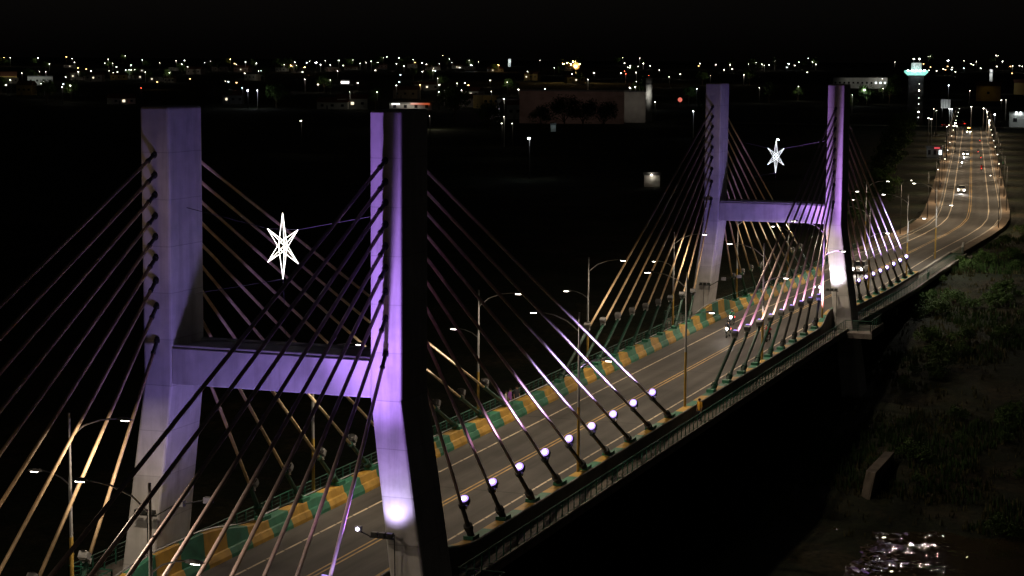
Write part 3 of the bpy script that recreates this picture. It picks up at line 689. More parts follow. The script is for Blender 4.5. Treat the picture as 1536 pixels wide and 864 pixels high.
# ------------------------------------------------------------------ motorcycles
HL=glow('headlight',(1,.97,.90),75); HLW=glow('warm_headlight',(1,.90,.72),60); TLM=glow('tail_light',(1,.03,.02),10); AMB=glow('amber_roof_light',(1,.35,.08),25)
def motorcycle(loc,rz,paint,label,lit='front'):
    t=empty('motorcycle',loc,rz,label,'motorcycle','motorcycles on the road')
    for x in (.62,-.62):
        q=MB(); n=18
        vs=[];fs=[]
        for i in range(n):
            a=i*2*math.pi/n
            for j in range(6):
                b=j*2*math.pi/6; r=.27+.045*math.cos(b); vs.append((x+r*math.cos(a),.045*math.sin(b),.315+r*math.sin(a)))
        for i in range(n):
            for j in range(6): fs.append((i*6+j,((i+1)%n)*6+j,((i+1)%n)*6+(j+1)%6,i*6+(j+1)%6))
        q.add(vs,fs); wl=q.build('wheel',BLACKM,t,True)
        q=MB()
        for i in range(5):
            a=i*2*math.pi/5; q.tube([(x,0,.315),(x+.25*math.cos(a),0,.315+.25*math.sin(a))],.012,4)
        q.tube([(x,-.06,.315),(x,.06,.315)],.05,8); q.build('rim',METAL,wl)
    q=MB(); q.tube([(.5,0,.86),(.1,0,.62),(-.25,0,.60),(-.62,0,.315)],[.04,.05,.05,.03],6); q.tube([(.1,0,.62),(.05,0,.36),(-.25,0,.36),(-.3,0,.6)],.035,6); q.build('frame',TUBE_D,t)
    q=MB(); q.box((-.05,0,.42),(.34,.26,.30)); q.tube([(-.05,-.14,.32),(-.5,-.17,.30),(-.85,-.17,.38)],[.03,.04,.05],7); q.build('engine',METAL,t,bevel=.03)
    q=MB(); q.tube([(.42,0,.80),(.25,0,.88),(.0,0,.84),(-.05,0,.76)],[.05,.13,.13,.08],10); q.build('tank',paint,t,True)
    q=MB(); q.tube([(.0,0,.80),(-.25,0,.78),(-.6,0,.83),(-.72,0,.86)],[.10,.13,.12,.06],8); q.build('seat',BLACKM,t,True)
    q=MB(); q.tube([(.44,-.36,1.03),(.50,-.2,1.05),(.52,0,1.0),(.50,.2,1.05),(.44,.36,1.03)],.018,6)
    for s in (-.06,.06): q.tube([(.48,s,1.0),(.62,s,.315)],.025,6)
    q.build('handlebar',METAL,t)
    q=MB(); q.tube([(.62,0,.66),(.85,0,.58)],[.07,.05],6); q.tube([(-.45,0,.70),(-.85,0,.66),(-.95,0,.55)],[.07,.06,.04],6); q.build('mudguard',paint,t,True)
    q=MB(); q.lathe([(0,0),(.11,0),(.09,.05),(0,.06)],12); q.v=[(.60+v[2],v[0],.92+v[1]) for v in q.v]; q.build('headlight',HL if lit=='front' else METAL,t)
    q=MB(); q.box((-.88,0,.76),(.05,.16,.09)); q.build('tail_light',TLM,t,bevel=.01)
    return t
RED=mat('red_paint',(.45,.02,.02),.35,.08,3,spec=.5); BLK=mat('black_paint',(.02,.02,.022),.3,.1,3,spec=.5); SIL=mat('silver_paint',(.45,.45,.46),.3,.08,3,spec=.5); WHT=mat('white_paint',(.62,.62,.6),.3,.06,3,spec=.5)
def headbeam(x,y,z,rz,e,cone=60,col=(1,.94,.82)):
    light('SPOT','headlight_beam',(x+1.0*math.cos(rz),y+1.0*math.sin(rz),z+.9),e,col,None,(math.cos(rz),math.sin(rz),-.14),spot_size=R_(cone),spot_blend=1,shadow_soft_size=.05)
def bike(px,py,z,rz,paint,shirt,label,plabel,lit='front',beam=120):
    p=on_z(px,py,z); motorcycle((p.x,p.y,z),rz,paint,label,lit)
    person((p.x,p.y,z),rz,RIDE,shirt,plabel,True,'motorcycle riders')
    if lit=='front': headbeam(p.x,p.y,z,rz,beam)
bike(1092,506,-1.0,math.pi,BLK,SH_D,'black motorcycle with its headlight on, beside the back barrier\'s edge line','helmeted person in dark clothes riding the motorcycle with the leading bright headlight')
bike(1098,488,-1.0,math.pi,BLK,SH_G,'black motorcycle with headlight on, close to the barrier by the distant pylon','helmeted person in green clothes riding close to the barrier by the distant pylon')
bike(1152,512,-1.0,0,RED,SH_R,'red motorcycle seen from behind among the distant pylon\'s stays','person in a red shirt riding away among the distant pylon\'s stays','rear')
def avz(px,py): return -1.6
AH=math.atan(.127)
bike(1446,241,-1.6,math.pi+AH,BLK,SH_D,'motorcycle with headlight on just ahead of the paired-light car on the avenue','person riding the motorcycle just ahead of the paired-light car','front',200)
bike(1443,249,-1.6,math.pi+AH,BLK,SH_D,'motorcycle with headlight on leading the small group coming down the avenue','person riding the motorcycle that leads the group down the avenue','front',200)
bike(1472,257,-1.6,AH,RED,SH_R,'red motorcycle riding up the avenue, closest to the bridge','person in red riding the motorcycle up the avenue closest to the bridge','rear')
bike(1471,240,-1.6,AH,BLK,SH_G,'dark motorcycle riding up the avenue between two red tail lights','person in green riding up the avenue between two red tail lights','rear')
bike(1467,231,-1.6,AH,RED,SH_D,'motorcycle with red tail light riding up the avenue opposite the paired-light car','person riding up the avenue opposite the paired-light car','rear')
bike(1469.5,214,-1.6,AH,BLK,SH_D,'dark motorcycle riding up the avenue, almost at the junction','person in dark clothes riding up the avenue near the junction','rear')

# ------------------------------------------------------------------ cars
GLASS=mat('car_glass',(.02,.022,.025),.08,.1,2,spec=.6)
PLATE=mat('plate',(.5,.5,.5),.5,.05,9)
def car(loc,rz,paint,label,lamp=HL,roof=False,big=1.0,beam=300):
    t=empty('car' if not roof else 'van',loc,rz,label,'car' if not roof else 'van','vehicles on the road'); t.scale=(big,big,big)
    # body: cross-sections along x
    secs=[]
    for x,hw,zb,zs in ((2.02,.62,.38,.58),(1.95,.74,.28,.72),(1.3,.82,.22,.86),(.75,.84,.22,.93),(-.8,.85,.22,.95),(-1.6,.83,.24,.94),(-1.95,.76,.32,.88),(-2.02,.66,.42,.74)):
        secs.append([(x,-hw*.94,zb),(x,hw*.94,zb),(x,hw,zb+(zs-zb)*.45),(x,hw*.95,zs-.05),(x,hw*.86,zs),(x,-hw*.86,zs),(x,-hw*.95,zs-.05),(x,-hw,zb+(zs-zb)*.45)])
    q=MB(); q.sweep(secs); q.build('body',paint,t,True,bevel=.02)
    zr=1.45 if not roof else 1.95
    cab=[(.78,.72,.90,.91),(.18,.64,.9,zr-.03),(-.2,.63,.9,zr),(-.95,.62,.9,zr-.02),(-1.75,.66,.9,.95 if not roof else zr-.1)]
    secs=[[(x,-hw-.06,a),(x,hw+.06,a),(x,hw,b),(x,-hw,b)] for x,hw,a,b in cab]
    q=MB(); q.sweep(secs); q.build('window',GLASS,t,bevel=.03)
    q=MB(); q.sweep([[(x,-.60,zr-.01),(x,.60,zr-.01),(x,.52,zr+.03),(x,-.52,zr+.03)] for x in (.12,-.2,-.95,-1.15 if not roof else -1.7)]); q.build('roof',paint,t,bevel=.02)
    for x,s in ((.10,.65),(-.45,.64),(-1.2,.64)):
        q=MB()
        for sg in (-1,1): q.tube([(x+.05,sg*.71,.92),(x,sg*.635,zr-.02)],.03,5)
        q.build('pillar',paint,t)
    for x in (1.25,-1.25):
        for s in (-1,1):
            q=MB(); q.tube([(x,s*.66,.31),(x,s*.86,.31)],.31,18); wl=q.build('wheel',BLACKM,t,bevel=.02)
            q=MB(); q.tube([(x,s*.80,.31),(x,s*.868,.31)],.19,12); q.build('rim',METAL,wl)
    for s in (-1,1):
        q=MB(); q.tube([(1.90,s*.58,.66),(2.03,s*.58,.65)],[.14,.12],10); q.build('headlight',lamp,t)
        q=MB(); q.box((-1.97,s*.62,.75),(.08,.2,.16)); q.build('tail_light',TLM,t,bevel=.01)
        q=MB(); q.box((.62,s*.93,.98),(.10,.16,.11)); q.build('mirror',paint,t,bevel=.02)
    q=MB(); q.box((2.03,0,.45),(.02,.42,.12)); q.build('plate',PLATE,t)
    q=MB(); q.box((1.99,0,.60),(.03,.7,.12)); q.build('grille',BLACKM,t)
    if roof:
        q=MB(); q.box((.0,0,zr+.12),(.25,.9,.16)); q.build('roof_light',AMB,t)
    if beam: headbeam(loc[0]+math.cos(rz)*2,loc[1]+math.sin(rz)*2,loc[2]-.2,rz,beam,70)
def carp(px,py,z,rz,paint,label,**k):
    p=on_z(px,py,z); car((p.x,p.y,z),rz,paint,label,**k)
carp(1290,409,-1.6,math.pi,SIL,'silver car with lit headlights passing behind the distant pylon on the bridge',beam=500)
carp(1442,289,-1.6,math.pi+AH,WHT,'white car with two bright headlights coming round the bend of the avenue',beam=700)
carp(1448,234,-1.6,math.pi+AH,SIL,'silver car with paired headlights coming down the avenue behind motorcycles',lamp=HLW,beam=700)
carp(1453,200,-1.6,math.pi+AH,WHT,'white van with headlights and an amber roof light near the junction',lamp=HLW,roof=True,beam=800)
carp(1430,191,-1.6,math.pi+.5,BLK,'black car with headlights turning in at the junction',lamp=HLW,beam=400)
carp(1420,190,-1.6,math.pi+.9,RED,'red car with headlights waiting at the junction kerb',lamp=HLW,beam=400)
carp(1441,188,-1.6,1.2,RED,'red car showing red tail lights crossing the junction',lamp=METAL,beam=0)

# ------------------------------------------------------------------ trees and shrubs
def tree_proto(kind):
    rnd=random.Random(hash(kind)%99 if False else {'broad':3,'tall':5,'shrub':9,'thin':12}[kind])
    leaf={'broad':LEAF1,'tall':LEAF2,'shrub':LEAF1,'thin':LEAF2}[kind]
    H,Rw,tz,n={'broad':(9,4.6,2.6,2600),'tall':(12,3.6,3.4,2600),'shrub':(2.2,1.7,.2,1300),'thin':(7.5,2.6,2.5,1500)}[kind]
    q=MB(); lim=[]
    if kind!='shrub':
        q.tube([(0,0,-.4),(.05,.02,tz*.6),(.12,-.05,tz),(.1,.1,H*.62)],[.26,.2,.16,.07],8)
    for i in range(7):
        a=i*2.399; L_=Rw*(.55+.35*rnd.random()); b=Vector((.1,0,tz*(.7+.5*rnd.random())))
        e=b+Vector((math.cos(a)*L_,math.sin(a)*L_,(H-tz)*(.2+.5*rnd.random()))); lim.append(e)
        m=b.lerp(e,.5)+Vector((0,0,.3)); q.tube([b,m,e],[.09,.06,.02],5)
    tr=q.mesh('trunk',BARK)
    q=MB(); cl=[(e,Rw*(.30+.22*rnd.random())) for e in lim]+[(Vector((rnd.uniform(-.5,.5)*Rw,rnd.uniform(-.5,.5)*Rw,tz+(H-tz)*rnd.uniform(.25,.9))),Rw*rnd.uniform(.25,.45)) for _ in range(11)]
    for i in range(n):
        c,r=cl[rnd.randrange(len(cl))]
        d=Vector((rnd.gauss(0,1),rnd.gauss(0,1),rnd.gauss(0,.8)+(.0))).normalized()*r*rnd.random()**.4
        p=c+d; s=rnd.uniform(.14,.34)*(.55 if kind=='shrub' else 1)
        u=Vector((rnd.gauss(0,1),rnd.gauss(0,1),rnd.gauss(0,.6))).normalized(); w_=u.cross(Vector((rnd.gauss(0,1),rnd.gauss(0,1),rnd.gauss(0,1)))).normalized()
        q.add([p-u*s,p+w_*s*.5,p+u*s,p-w_*s*.5],[(0,1,2,3)])
    return tr,q.mesh('crown',leaf)
BARK=mat('bark',(.09,.065,.045),.95,.3,4)
LEAF1=mat('leaf_green',(.055,.105,.024),.7,.45,.5,4); LEAF2=mat('leaf_dark_green',(.035,.062,.02),.7,.4,.5,4)
PROTO={k:tree_proto(k) for k in ('broad','tall','shrub','thin')}
def tree(kind,x,y,s,label,group,name=None,z=None):
    nm=name or {'broad':'broad_tree','tall':'tall_tree','shrub':'shrub','thin':'young_tree'}[kind]
    t=empty(nm,(x,y,ground_z(x,y) if z is None else z),random.random()*6.28,label,'shrub' if kind=='shrub' else 'tree',group); t.scale=(s*random.uniform(.88,1.12),s*random.uniform(.88,1.12),s)
    for n_,me in zip(('trunk' if kind!='shrub' else 'stem','crown'),PROTO[kind]):
        c=D.objects.new(n_,me); COL.objects.link(c); c.parent=t
# bank shrubs on the near right
rs=random.Random(21); made=0
for i in range(1600):
    x=rs.uniform(70,300); y=rs.uniform(-46,-7)
    if x>195 and y>road_y(x)-10: continue
    if x<=205 and y>YL(x)+3: continue
    if noise2(x*1.7+5,y*1.7)<.05 and rs.random()<.8: continue
    if rs.random()<.55:
        tree('shrub',x,y,rs.uniform(.25,.95),'low green shrub growing among the grass of the dark river bank','shrubs on the river bank'); made+=1
    if made>=290: break
# rough grass and weeds over the bank: uncountable, one mass
GR1=mat('dry_grass',(.075,.072,.03),.9,.4,.3,5); GR2=mat('green_grass',(.028,.06,.014),.9,.4,.3,5)
gm=MB(); rg=random.Random(77)
for i in range(26000):
    x=66+rg.random()**1.3*190; y=rg.uniform(-48,-8)
    if x>196 and y>road_y(x)-8.2: continue
    z=ground_z(x,y)
    if z<-11.9: continue
    v_=noise2(x*1.1+9,y*1.1-4)+.6*noise2(x*3.1,y*3.1)
    if v_<-.05 and rg.random()<.9: continue
    m_=1 if v_+rg.uniform(-.4,.4)>.35 else 0; h=rg.uniform(.25,.75)*(1.25 if m_ else .9)
    for b in range(3):
        a=rg.random()*6.28; ox,oy=rg.uniform(-.25,.25),rg.uniform(-.25,.25); w_=rg.uniform(.05,.12); ln=rg.uniform(-.3,.3)
        c_,s_=math.cos(a)*w_,math.sin(a)*w_
        gm.add([(x+ox-c_,y+oy-s_,z-.05),(x+ox+c_,y+oy+s_,z-.05),(x+ox+ln*c_*4,y+oy+ln*4*s_+.1*ln,z+h)],[(0,1,2)],m_)
gs=D.meshes.new('grass'); gs.from_pydata(gm.v,[],gm.f); gs.materials.append(GR1); gs.materials.append(GR2); gs.polygons.foreach_set('material_index',gm.m)
go=D.objects.new('grass',gs); COL.objects.link(go); tag(go,'rough grass and weeds covering the dark river bank','grass',kind='stuff')
for i,(x,y,k,s) in enumerate([(268,-22,'broad',.8),(300,-19,'tall',.75),(325,-13,'broad',.85),(352,-14,'thin',1),(385,-6,'broad',.8),(420,-3,'tall',.7),(455,2,'broad',.8),(500,6,'thin',1.1),(540,14,'broad',.9),(590,20,'tall',.8),(640,22,'broad',1),(240,-26,'thin',.9),(222,-21,'thin',.7),(285,-31,'broad',1),(320,-30,'broad',.9),(360,-24,'tall',.8)]):
    tree(k,x,y,s,'leafy tree on the scrub bank beside the avenue','trees on the scrub bank')
for i,(x,y,k,s) in enumerate([(232,14,'thin',.9),(252,17,'broad',.7),(275,17,'thin',1),(300,21,'broad',.8),(330,26,'tall',.8),(352,30,'broad',.8),(378,33,'thin',1.1),(405,37,'broad',.9),(432,40,'tall',.8),(462,45,'broad',1),(495,50,'thin',1.2),(528,54,'broad',.9),(560,60,'tall',.9),(600,66,'broad',1),(640,70,'thin',1.2),(680,76,'broad',1)]):
    tree(k,x,y,s,'dark leafy tree behind the avenue pavement','dark trees along the avenue')

# ------------------------------------------------------------------ the town
WALLS=[mat('pale_render',(.36,.33,.30),.9,.15,.4,6),mat('pinkish_render',(.40,.29,.26),.9,.12,.3,6,stain=((.7,.68,.65),(.15,.15,.4))),mat('grey_render',(.24,.24,.24),.9,.2,.4,6),mat('yellow_render',(.42,.30,.11),.9,.12,.4,6),mat('white_render',(.55,.55,.52),.9,.12,.4,6)]
TILE=mat('roof_tile',(.16,.07,.045),.9,.3,2); FLAT=mat('roof_sheet',(.14,.14,.14),.8,.3,1)
DARKW=mat('dark_glass',(.02,.02,.025),.2,.1,2); LITW=glow('lit_window',(1,.86,.6),1.6); LITC=glow('cool_lit_window',(.85,.97,1),2.5)
def building(x0,x1,ybot,ytop,label,wall=0,depth=12,roof='flat',lit=0,nwin=4,floors=1,cat='building',litm=None,base=None,name='building',beyond=None):
    """real building standing where the ray through its foot meets the land"""
    pc,t=rayground((x0+x1)/2,ybot,0) if beyond is None else (CAM+ray((x0+x1)/2,ybot)*beyond,beyond)
    if beyond is not None: pc=Vector((pc.x,pc.y,ground_z(pc.x,pc.y)))
    wd=(x1-x0)*t/FPX; ztop=CZ-(ytop-84.5+ (768-(x0+x1)/2)*.006)/FPX*t; h=max(2.6,ztop-pc.z)
    d=Vector((pc.x-CX,pc.y-CY,0)).normalized(); rz=math.atan2(d.y,d.x)
    o=empty(name,(pc.x,pc.y,pc.z),rz,label,cat)
    q=MB(); q.box((depth/2,0,h/2-1),(depth,wd,h+2)); q.build('wall',WALLS[wall],o)
    q=MB()
    if roof=='flat': q.box((depth/2,0,h+.12),(depth+.5,wd+.5,.25)); q.box((.1,0,h+.4),(.2,wd+.4,.5)); q.build('roof',FLAT,o)
    else:
        e=wd/2+.4; q.add([(-.4,-e,h-.05),(depth+.4,-e,h-.05),(depth+.4,e,h-.05),(-.4,e,h-.05),(depth/2,-e,h+depth*.2),(depth/2,e,h+depth*.2)],[(0,4,5,3),(1,2,5,4),(0,1,4),(3,5,2),(0,3,2,1)]); q.build('roof',TILE,o)
    k=0; sz=h/floors
    for f in range(floors):
        for i in range(nwin):
            y=-wd/2+wd*(i+.5)/nwin; ww=min(1.6,wd/nwin*.5); wh=min(1.5,sz*.5)
            q=MB(); q.box((-.03,y,f*sz+sz*.55),(.1,ww,wh)); wn=q.build('window',(litm or LITW) if k<lit else DARKW,o)
            q=MB(); q.box((-.05,y,f*sz+sz*.55-wh/2-.06),(.2,ww+.2,.1)); q.build('sill',FLAT,wn); k+=1
    return o,Vector((pc.x,pc.y,pc.z)),rz,wd,h,t
def wash(o_tuple,e,col=(1,.9,.75),dx=-6,dy=0,z=7,tgt=(2,0,2)):
    o,pc,rz,wd,h,t=o_tuple; c,s=math.cos(rz),math.sin(rz)
    def W(v): return Vector((pc.x+c*v[0]-s*v[1],pc.y+s*v[0]+c*v[1],pc.z+v[2]))
    a=W((dx,dy,z)); light('SPOT','wall_wash',a,e,col,None,W(tgt)-a,spot_size=R_(110),spot_blend=1,shadow_soft_size=.4)
b=building(779,936,186,137,'long windowless pinkish block behind trees below the orange floodlight',1,26,'flat',0,0,1)
wash(b,650,(1,.72,.62),-30,12,16,(0,10,6)); wash(b,420,(1,.72,.62),-30,-14,16,(0,-14,6))
b=building(936,968,184,138,'pale tall-windowed block joined to the end of the pinkish block',0,14,'flat',0,0,1); wash(b,520,(1,.92,.80),-12,0,9,(0,0,8))
# silo beside it
def silo(px,ybot,ytop,r,label,m,name='water_tower'):
    p,t=rayground(px,ybot,0); h=CZ-(ytop-84.5+(768-px)*.006)/FPX*t-p.z
    o=empty(name,p,0,label,'tower'); q=MB(); q.lathe([(r,-1),(r,h),(r*.9,h+.2),(0,h+.6)],20); q.build('shaft',m,o,True)
    q=MB(); q.lathe([(r*1.06,h*.86),(r*1.06,h*.9)],20); q.build('band',FLAT,o)
    return p,h,t
p,h,t=silo(973,182,118,1.5,'slender pale cylindrical tower lit by a lamp beside the tall-windowed block',WALLS[4])
light('SPOT','wall_wash',(p.x-6,p.y-1,p.z+h*.65),700,(1,.95,.85),None,(1,.15,-.1),spot_size=R_(130),spot_blend=1,shadow_soft_size=.3)
b=building(745,778,174,148,'small shop with a white and pink lit fascia beside the pinkish block',2,10,'flat',0,3,1); o=b[0]
q=MB(); q.box((-.35,b[3]*.12,b[4]*.42),(.3,b[3]*.5,1.0)); q.build('lit_fascia',glow('white_fascia',(1,.95,.92),5),o)
q=MB(); q.box((-.35,-b[3]*.32,b[4]*.42),(.3,b[3]*.3,1.0)); q.build('lit_fascia',glow('pink_fascia',(1,.45,.5),4),o)
b=building(584,648,165,155,'low filling-station canopy with a red lit edge over the closer bright leg',4,10,'flat',0,4,1); o=b[0]
q=MB(); q.box((-.4,-b[3]*.22,b[4]-.2),(.3,b[3]*.45,.9)); q.build('lit_fascia',glow('red_fascia',(1,.16,.05),.45),o)
q=MB(); q.box((-.4,b[3]*.35,b[4]-.3),(.3,b[3]*.18,.4)); q.build('lit_fascia',D.materials['white_fascia'],o); wash(b,1500)
b=building(42,79,128,115,'pale low warehouse among trees at the outer end of the town',4,20,'flat',0,4,1); wash(b,5000,(.95,1,.9),-20,6,14,(0,0,5))
b=building(0,25,123,114,'pale yellowish house at the very edge of the town',3,20,'gable',0,2,1); wash(b,4000,(1,.95,.7),-20,0,14,(0,0,5))
b=building(1250,1330,133,117,'long white hall with three lit windows above the distant bright leg',4,16,'flat',3,12,1,litm=LITC); wash(b,2600,(1,.98,.85),-14,-18,12,(0,-16,5)); wash(b,700,(1,.98,.85),-14,8,12,(0,6,5))
b=building(1464,1500,152,129,'yellow floodlit house with a dark garage door near the head of the avenue',3,14,'gable',0,1,1); wash(b,110,(1,.72,.25),-10,2,9,(0,0,4))
p,h,t=silo(1485.5,142,105,1.3,'pale water tank column standing behind the yellow floodlit house',WALLS[4]); light('SPOT','wall_wash',(p.x-9,p.y-2,p.z+h+1),5000,(.95,1,1),None,(.9,.1,-.5),spot_size=R_(110),spot_blend=1,shadow_soft_size=.3)
b=building(1521,1545,142,124,'orange lit house wall at the edge of the frame beyond the avenue',3,12,'gable',0,0,1); wash(b,45,(1,.55,.25),-10,2,9,(0,0,4))
b=building(1514,1548,192,170,'white lit roadside station with a dark window above the scrub bank',4,10,'flat',1,2,1,litm=DARKW); o=b[0]; wash(b,600,(.9,1,1),-9,0,7,(0,0,3))
for yy in (-.33,.02,.2):
    q=MB(); q.box((-.6,b[3]*yy,b[4]+.1),(.2,.7,.9)); q.build('roof_lamp',glow('station_lamp',(.9,1,1),14) if 'station_lamp' not in D.materials else D.materials['station_lamp'],o,bevel=.2)
b=building(762.3,766,100,89,'narrow white-lit slab tower on the skyline beside the orange floodlight',4,8,'flat',0,1,4); wash(b,15000,(.9,1,1),-16,0,9,(0,0,8))
b=building(511,524,127,120,'low shop with a bright white front on the skyline between the closer legs',2,8,'flat',0,2,1); q=MB(); q.box((-.3,0,b[4]*.5),(.3,b[3]*.9,1.6)); q.build('lit_fascia',D.materials['white_fascia'],b[0])
b=building(966,990,281,262,'small white kiosk lit by its own lamp in the dark land before the distant pylon',4,5,'flat',0,0,1); wash(b,20,(1,.9,.75),-.9,0,4,(0,0,1.5)); q=MB(); q.lathe([(0,-.12),(.2,-.05),(.2,.06),(0,.1)],10,(-.5,.1,b[4]+.1)); q.build('wall_lamp',C_W,b[0],True)
b=building(1390,1414,236,225,'roadside kiosk with a red lit sign beside the dark trees of the avenue',2,5,'flat',1,3,1,litm=LITC); q=MB(); q.box((-.4,-.6,b[4]+.1),(.2,1.6,.4)); q.build('lit_sign',glow('red_sign',(1,.05,.08),.8),b[0]); wash(b,60,(.8,.95,1),-4,2,4,(0,1,1))
b=building(826,834,198,188,'tiny bluish lit cabin in the dark below the pinkish block',4,3,'flat',0,0,1); wash(b,70,(.75,.95,1),-3,0,4,(0,0,1.5))
# round red sign
p,t=rayground(1020,160,0); o=empty('illuminated_sign',p,0,'round red lit sign on a post near the distant pylon top','sign')
hh=CZ-(150-84.5-1.5)/FPX*t-p.z
q=MB(); q.tube([(0,0,-.5),(0,0,hh)],.12,8); q.build('post',METAL,o); q=MB(); q.tube([(-.25,0,hh+.2),(.1,0,hh+.2)],1.25,20); q.build('sign_face',glow('red_disc',(1,.2,.14),.8),o,bevel=.08)
# turquoise lit tower
p,t=rayground(1372,190,0); u_=t/FPX; zt=lambda y:CZ-(y-84.5-3.6)/FPX*t-p.z
o=empty('round_tower',p,math.atan2(p.y-CY,p.x-CX),'tall tower crowned by a turquoise lit disc near the head of the avenue','tower')
TQ=mat('white_tower_render',(.6,.62,.6),.8,.1,1)
hd=zt(113); ht=zt(106); hc=zt(95.5)
q=MB(); q.box((2.5,0,hd/2),(7,23*u_,hd)); q.build('shaft',mat('dark_tower_render',(.06,.06,.06),.9,.2,.4),o)
q=MB(); q.lathe([(9*u_,hd-.4),(13*u_,hd),(17.5*u_,hd+.6*(ht-hd)),(17.5*u_,ht),(8*u_,ht+.15)],32,(2.5,0,0)); q.build('lit_disc',glow('turquoise_glow',(.35,1,.84),.95),o,True)
q=MB(); q.lathe([(7.5*u_,ht+.1),(7.5*u_,hc),(6.8*u_,hc+.2),(0,hc+.3)],28,(2.5,0,0)); q.build('drum',glow('drum_glow',(.78,.95,.9),.42),o,True)
for yy in (-12,-6,0,6,12):
    q=MB(); q.box((-16*u_,yy*u_,ht+.1),(.3,.6,.3)); q.build('rim_lamp',C_C,o)
for s in (-4,4):
    q=MB(); q.tube([(2.5,s*u_,hc),(2.5,s*u_,hc+1.8)],.06,5); q.build('roof_mast',METAL,o); q=MB(); q.box((2.4,s*u_,hc+1.9),(.3,.5,.3)); q.build('roof_lamp',C_W,o)
for k,yp in enumerate((126,136,147,156,168,176)):
    q=MB(); q.box((-1.05,-5*u_,zt(yp)),(.1,1.0,.9)); wn=q.build('window',DARKW,o); q=MB(); q.box((-1.2,-5*u_,zt(yp)+.1),(.2,.35,.35)); q.build('stair_lamp',C_W if k in(1,4) else glow('dim_stair_lamp',(1,.95,.85),4) if 'dim_stair_lamp' not in D.materials else D.materials['dim_stair_lamp'],wn)
# billboard
p,t=rayground(1418,176,0); o=empty('billboard',p,math.atan2(p.y-CY,p.x-CX),'grey four-panel billboard on two posts over the head of the avenue','billboard')
zb=lambda y:CZ-(y-84.5-3.9)/FPX*t-p.z
q=MB()
for s in (-1.6,1.6): q.tube([(.2,s,-.5),(.2,s,zb(150))],.14,8)
q.build('post',METAL,o)
for i in range(4):
    q=MB(); w1=14.5*t/FPX/4; q.box((0,(i-1.5)*w1,(zb(149)+zb(162))/2),(.12,w1*.9,zb(149)-zb(162))); q.build('panel',WALLS[4],o)
c_=math.cos(o.rotation_euler.z); light('SPOT','sign_light',(p.x-5,p.y,p.z+zb(165)),700,(.9,.97,1),None,(5,.6,3.2),spot_size=R_(100),spot_blend=1,shadow_soft_size=.2)

# ------------------------------------------------------------------ town lamps: pixel reads of each lamp, stood on the land
A=lambda l,sx,ox,oy:[(ox+a/sx,oy+b/sx,k) for a,b,k in l]
TL=[]
TL+=A([(23,100,'o'),(60,102,'w'),(220,103,'w'),(383,97,'O'),(415,107,'w'),(285,138,'w'),(430,128,'w'),(127,191,'w'),(230,183,'w'),(265,183,'w'),(453,183,'w'),(525,178,'w'),(605,133,'w'),(624,110,'w'),(650,133,'w'),(630,177,'w'),(723,91,'w'),(753,145,'w'),(820,115,'w'),(725,172,'c'),(745,172,'c'),(757,172,'w'),(778,172,'w'),(838,185,'w'),(920,130,'w'),(978,188,'w'),(1015,118,'w'),(1063,118,'w'),(1048,140,'w'),(1082,153,'w'),(1213,122,'w'),(1180,130,'w'),(1328,110,'o'),(1363,140,'w'),(1415,125,'w'),(1478,134,'w'),(1490,180,'w'),(1398,275,'c'),(1428,290,'B'),(1483,290,'B'),(62,230,'w'),(240,252,'w'),(255,238,'w'),(360,272,'w'),(408,262,'w'),(380,213,'w'),(815,276,'r')],3.84,0,60)
TL+=A([(270,128,'w'),(293,142,'w'),(333,147,'o'),(355,128,'w'),(365,147,'w'),(412,157,'o'),(440,122,'w'),(478,130,'B'),(503,142,'w'),(530,118,'w'),(560,142,'w'),(608,118,'w'),(690,115,'w'),(730,135,'w'),(765,132,'w'),(795,122,'w'),(832,130,'w'),(602,180,'w'),(413,227,'w'),(560,230,'w'),(672,298,'w'),(830,300,'w'),(865,102,'w'),(885,97,'w'),(955,103,'w'),(940,137,'w'),(983,150,'w'),(940,262,'w'),(1037,112,'w'),(1113,140,'w'),(1090,182,'w'),(1187,137,'w'),(1205,88,'o'),(1245,110,'w'),(1260,130,'w'),(1178,222,'w'),(1150,175,'w'),(1290,250,'w'),(1077,257,'o'),(1185,298,'w'),(1215,288,'w'),(1317,290,'w'),(1370,142,'B'),(1358,118,'w'),(1413,127,'w'),(1525,143,'o'),(1133,438,'w'),(393,465,'w'),(1487,297,'w')],3.84,350,60)
TL+=A([(185,145,'O'),(422,118,'w'),(567,130,'o'),(597,135,'o'),(612,128,'o'),(628,124,'o'),(608,195,'w'),(352,182,'w'),(505,160,'w'),(235,243,'w'),(700,227,'w'),(453,280,'c'),(300,285,'w'),(217,340,'w'),(545,338,'w'),(217,440,'w'),(265,480,'w'),(205,480,'w'),(363,565,'B'),(900,103,'w'),(997,105,'w'),(1017,135,'w'),(928,157,'w'),(910,180,'r'),(917,195,'r'),(977,187,'w'),(1050,205,'r'),(1110,173,'w'),(978,240,'w'),(972,270,'w'),(942,275,'w'),(1048,300,'B'),(1087,357,'w'),(1307,410,'c'),(1345,135,'w'),(1405,203,'w'),(1327,280,'c'),(1517,142,'w'),(1167,212,'w')],3.84,700,60)
TL+=A([(472,138,'w'),(515,130,'w'),(550,140,'w'),(563,145,'w'),(590,143,'w'),(622,122,'w'),(702,138,'B'),(762,128,'w'),(816,105,'w'),(840,127,'w'),(860,140,'w'),(1315,127,'w'),(445,200,'w'),(760,267,'w'),(535,275,'w'),(1243,222,'w'),(1140,288,'B'),(1248,280,'w'),(1070,315,'w')],3.84,1000,60)
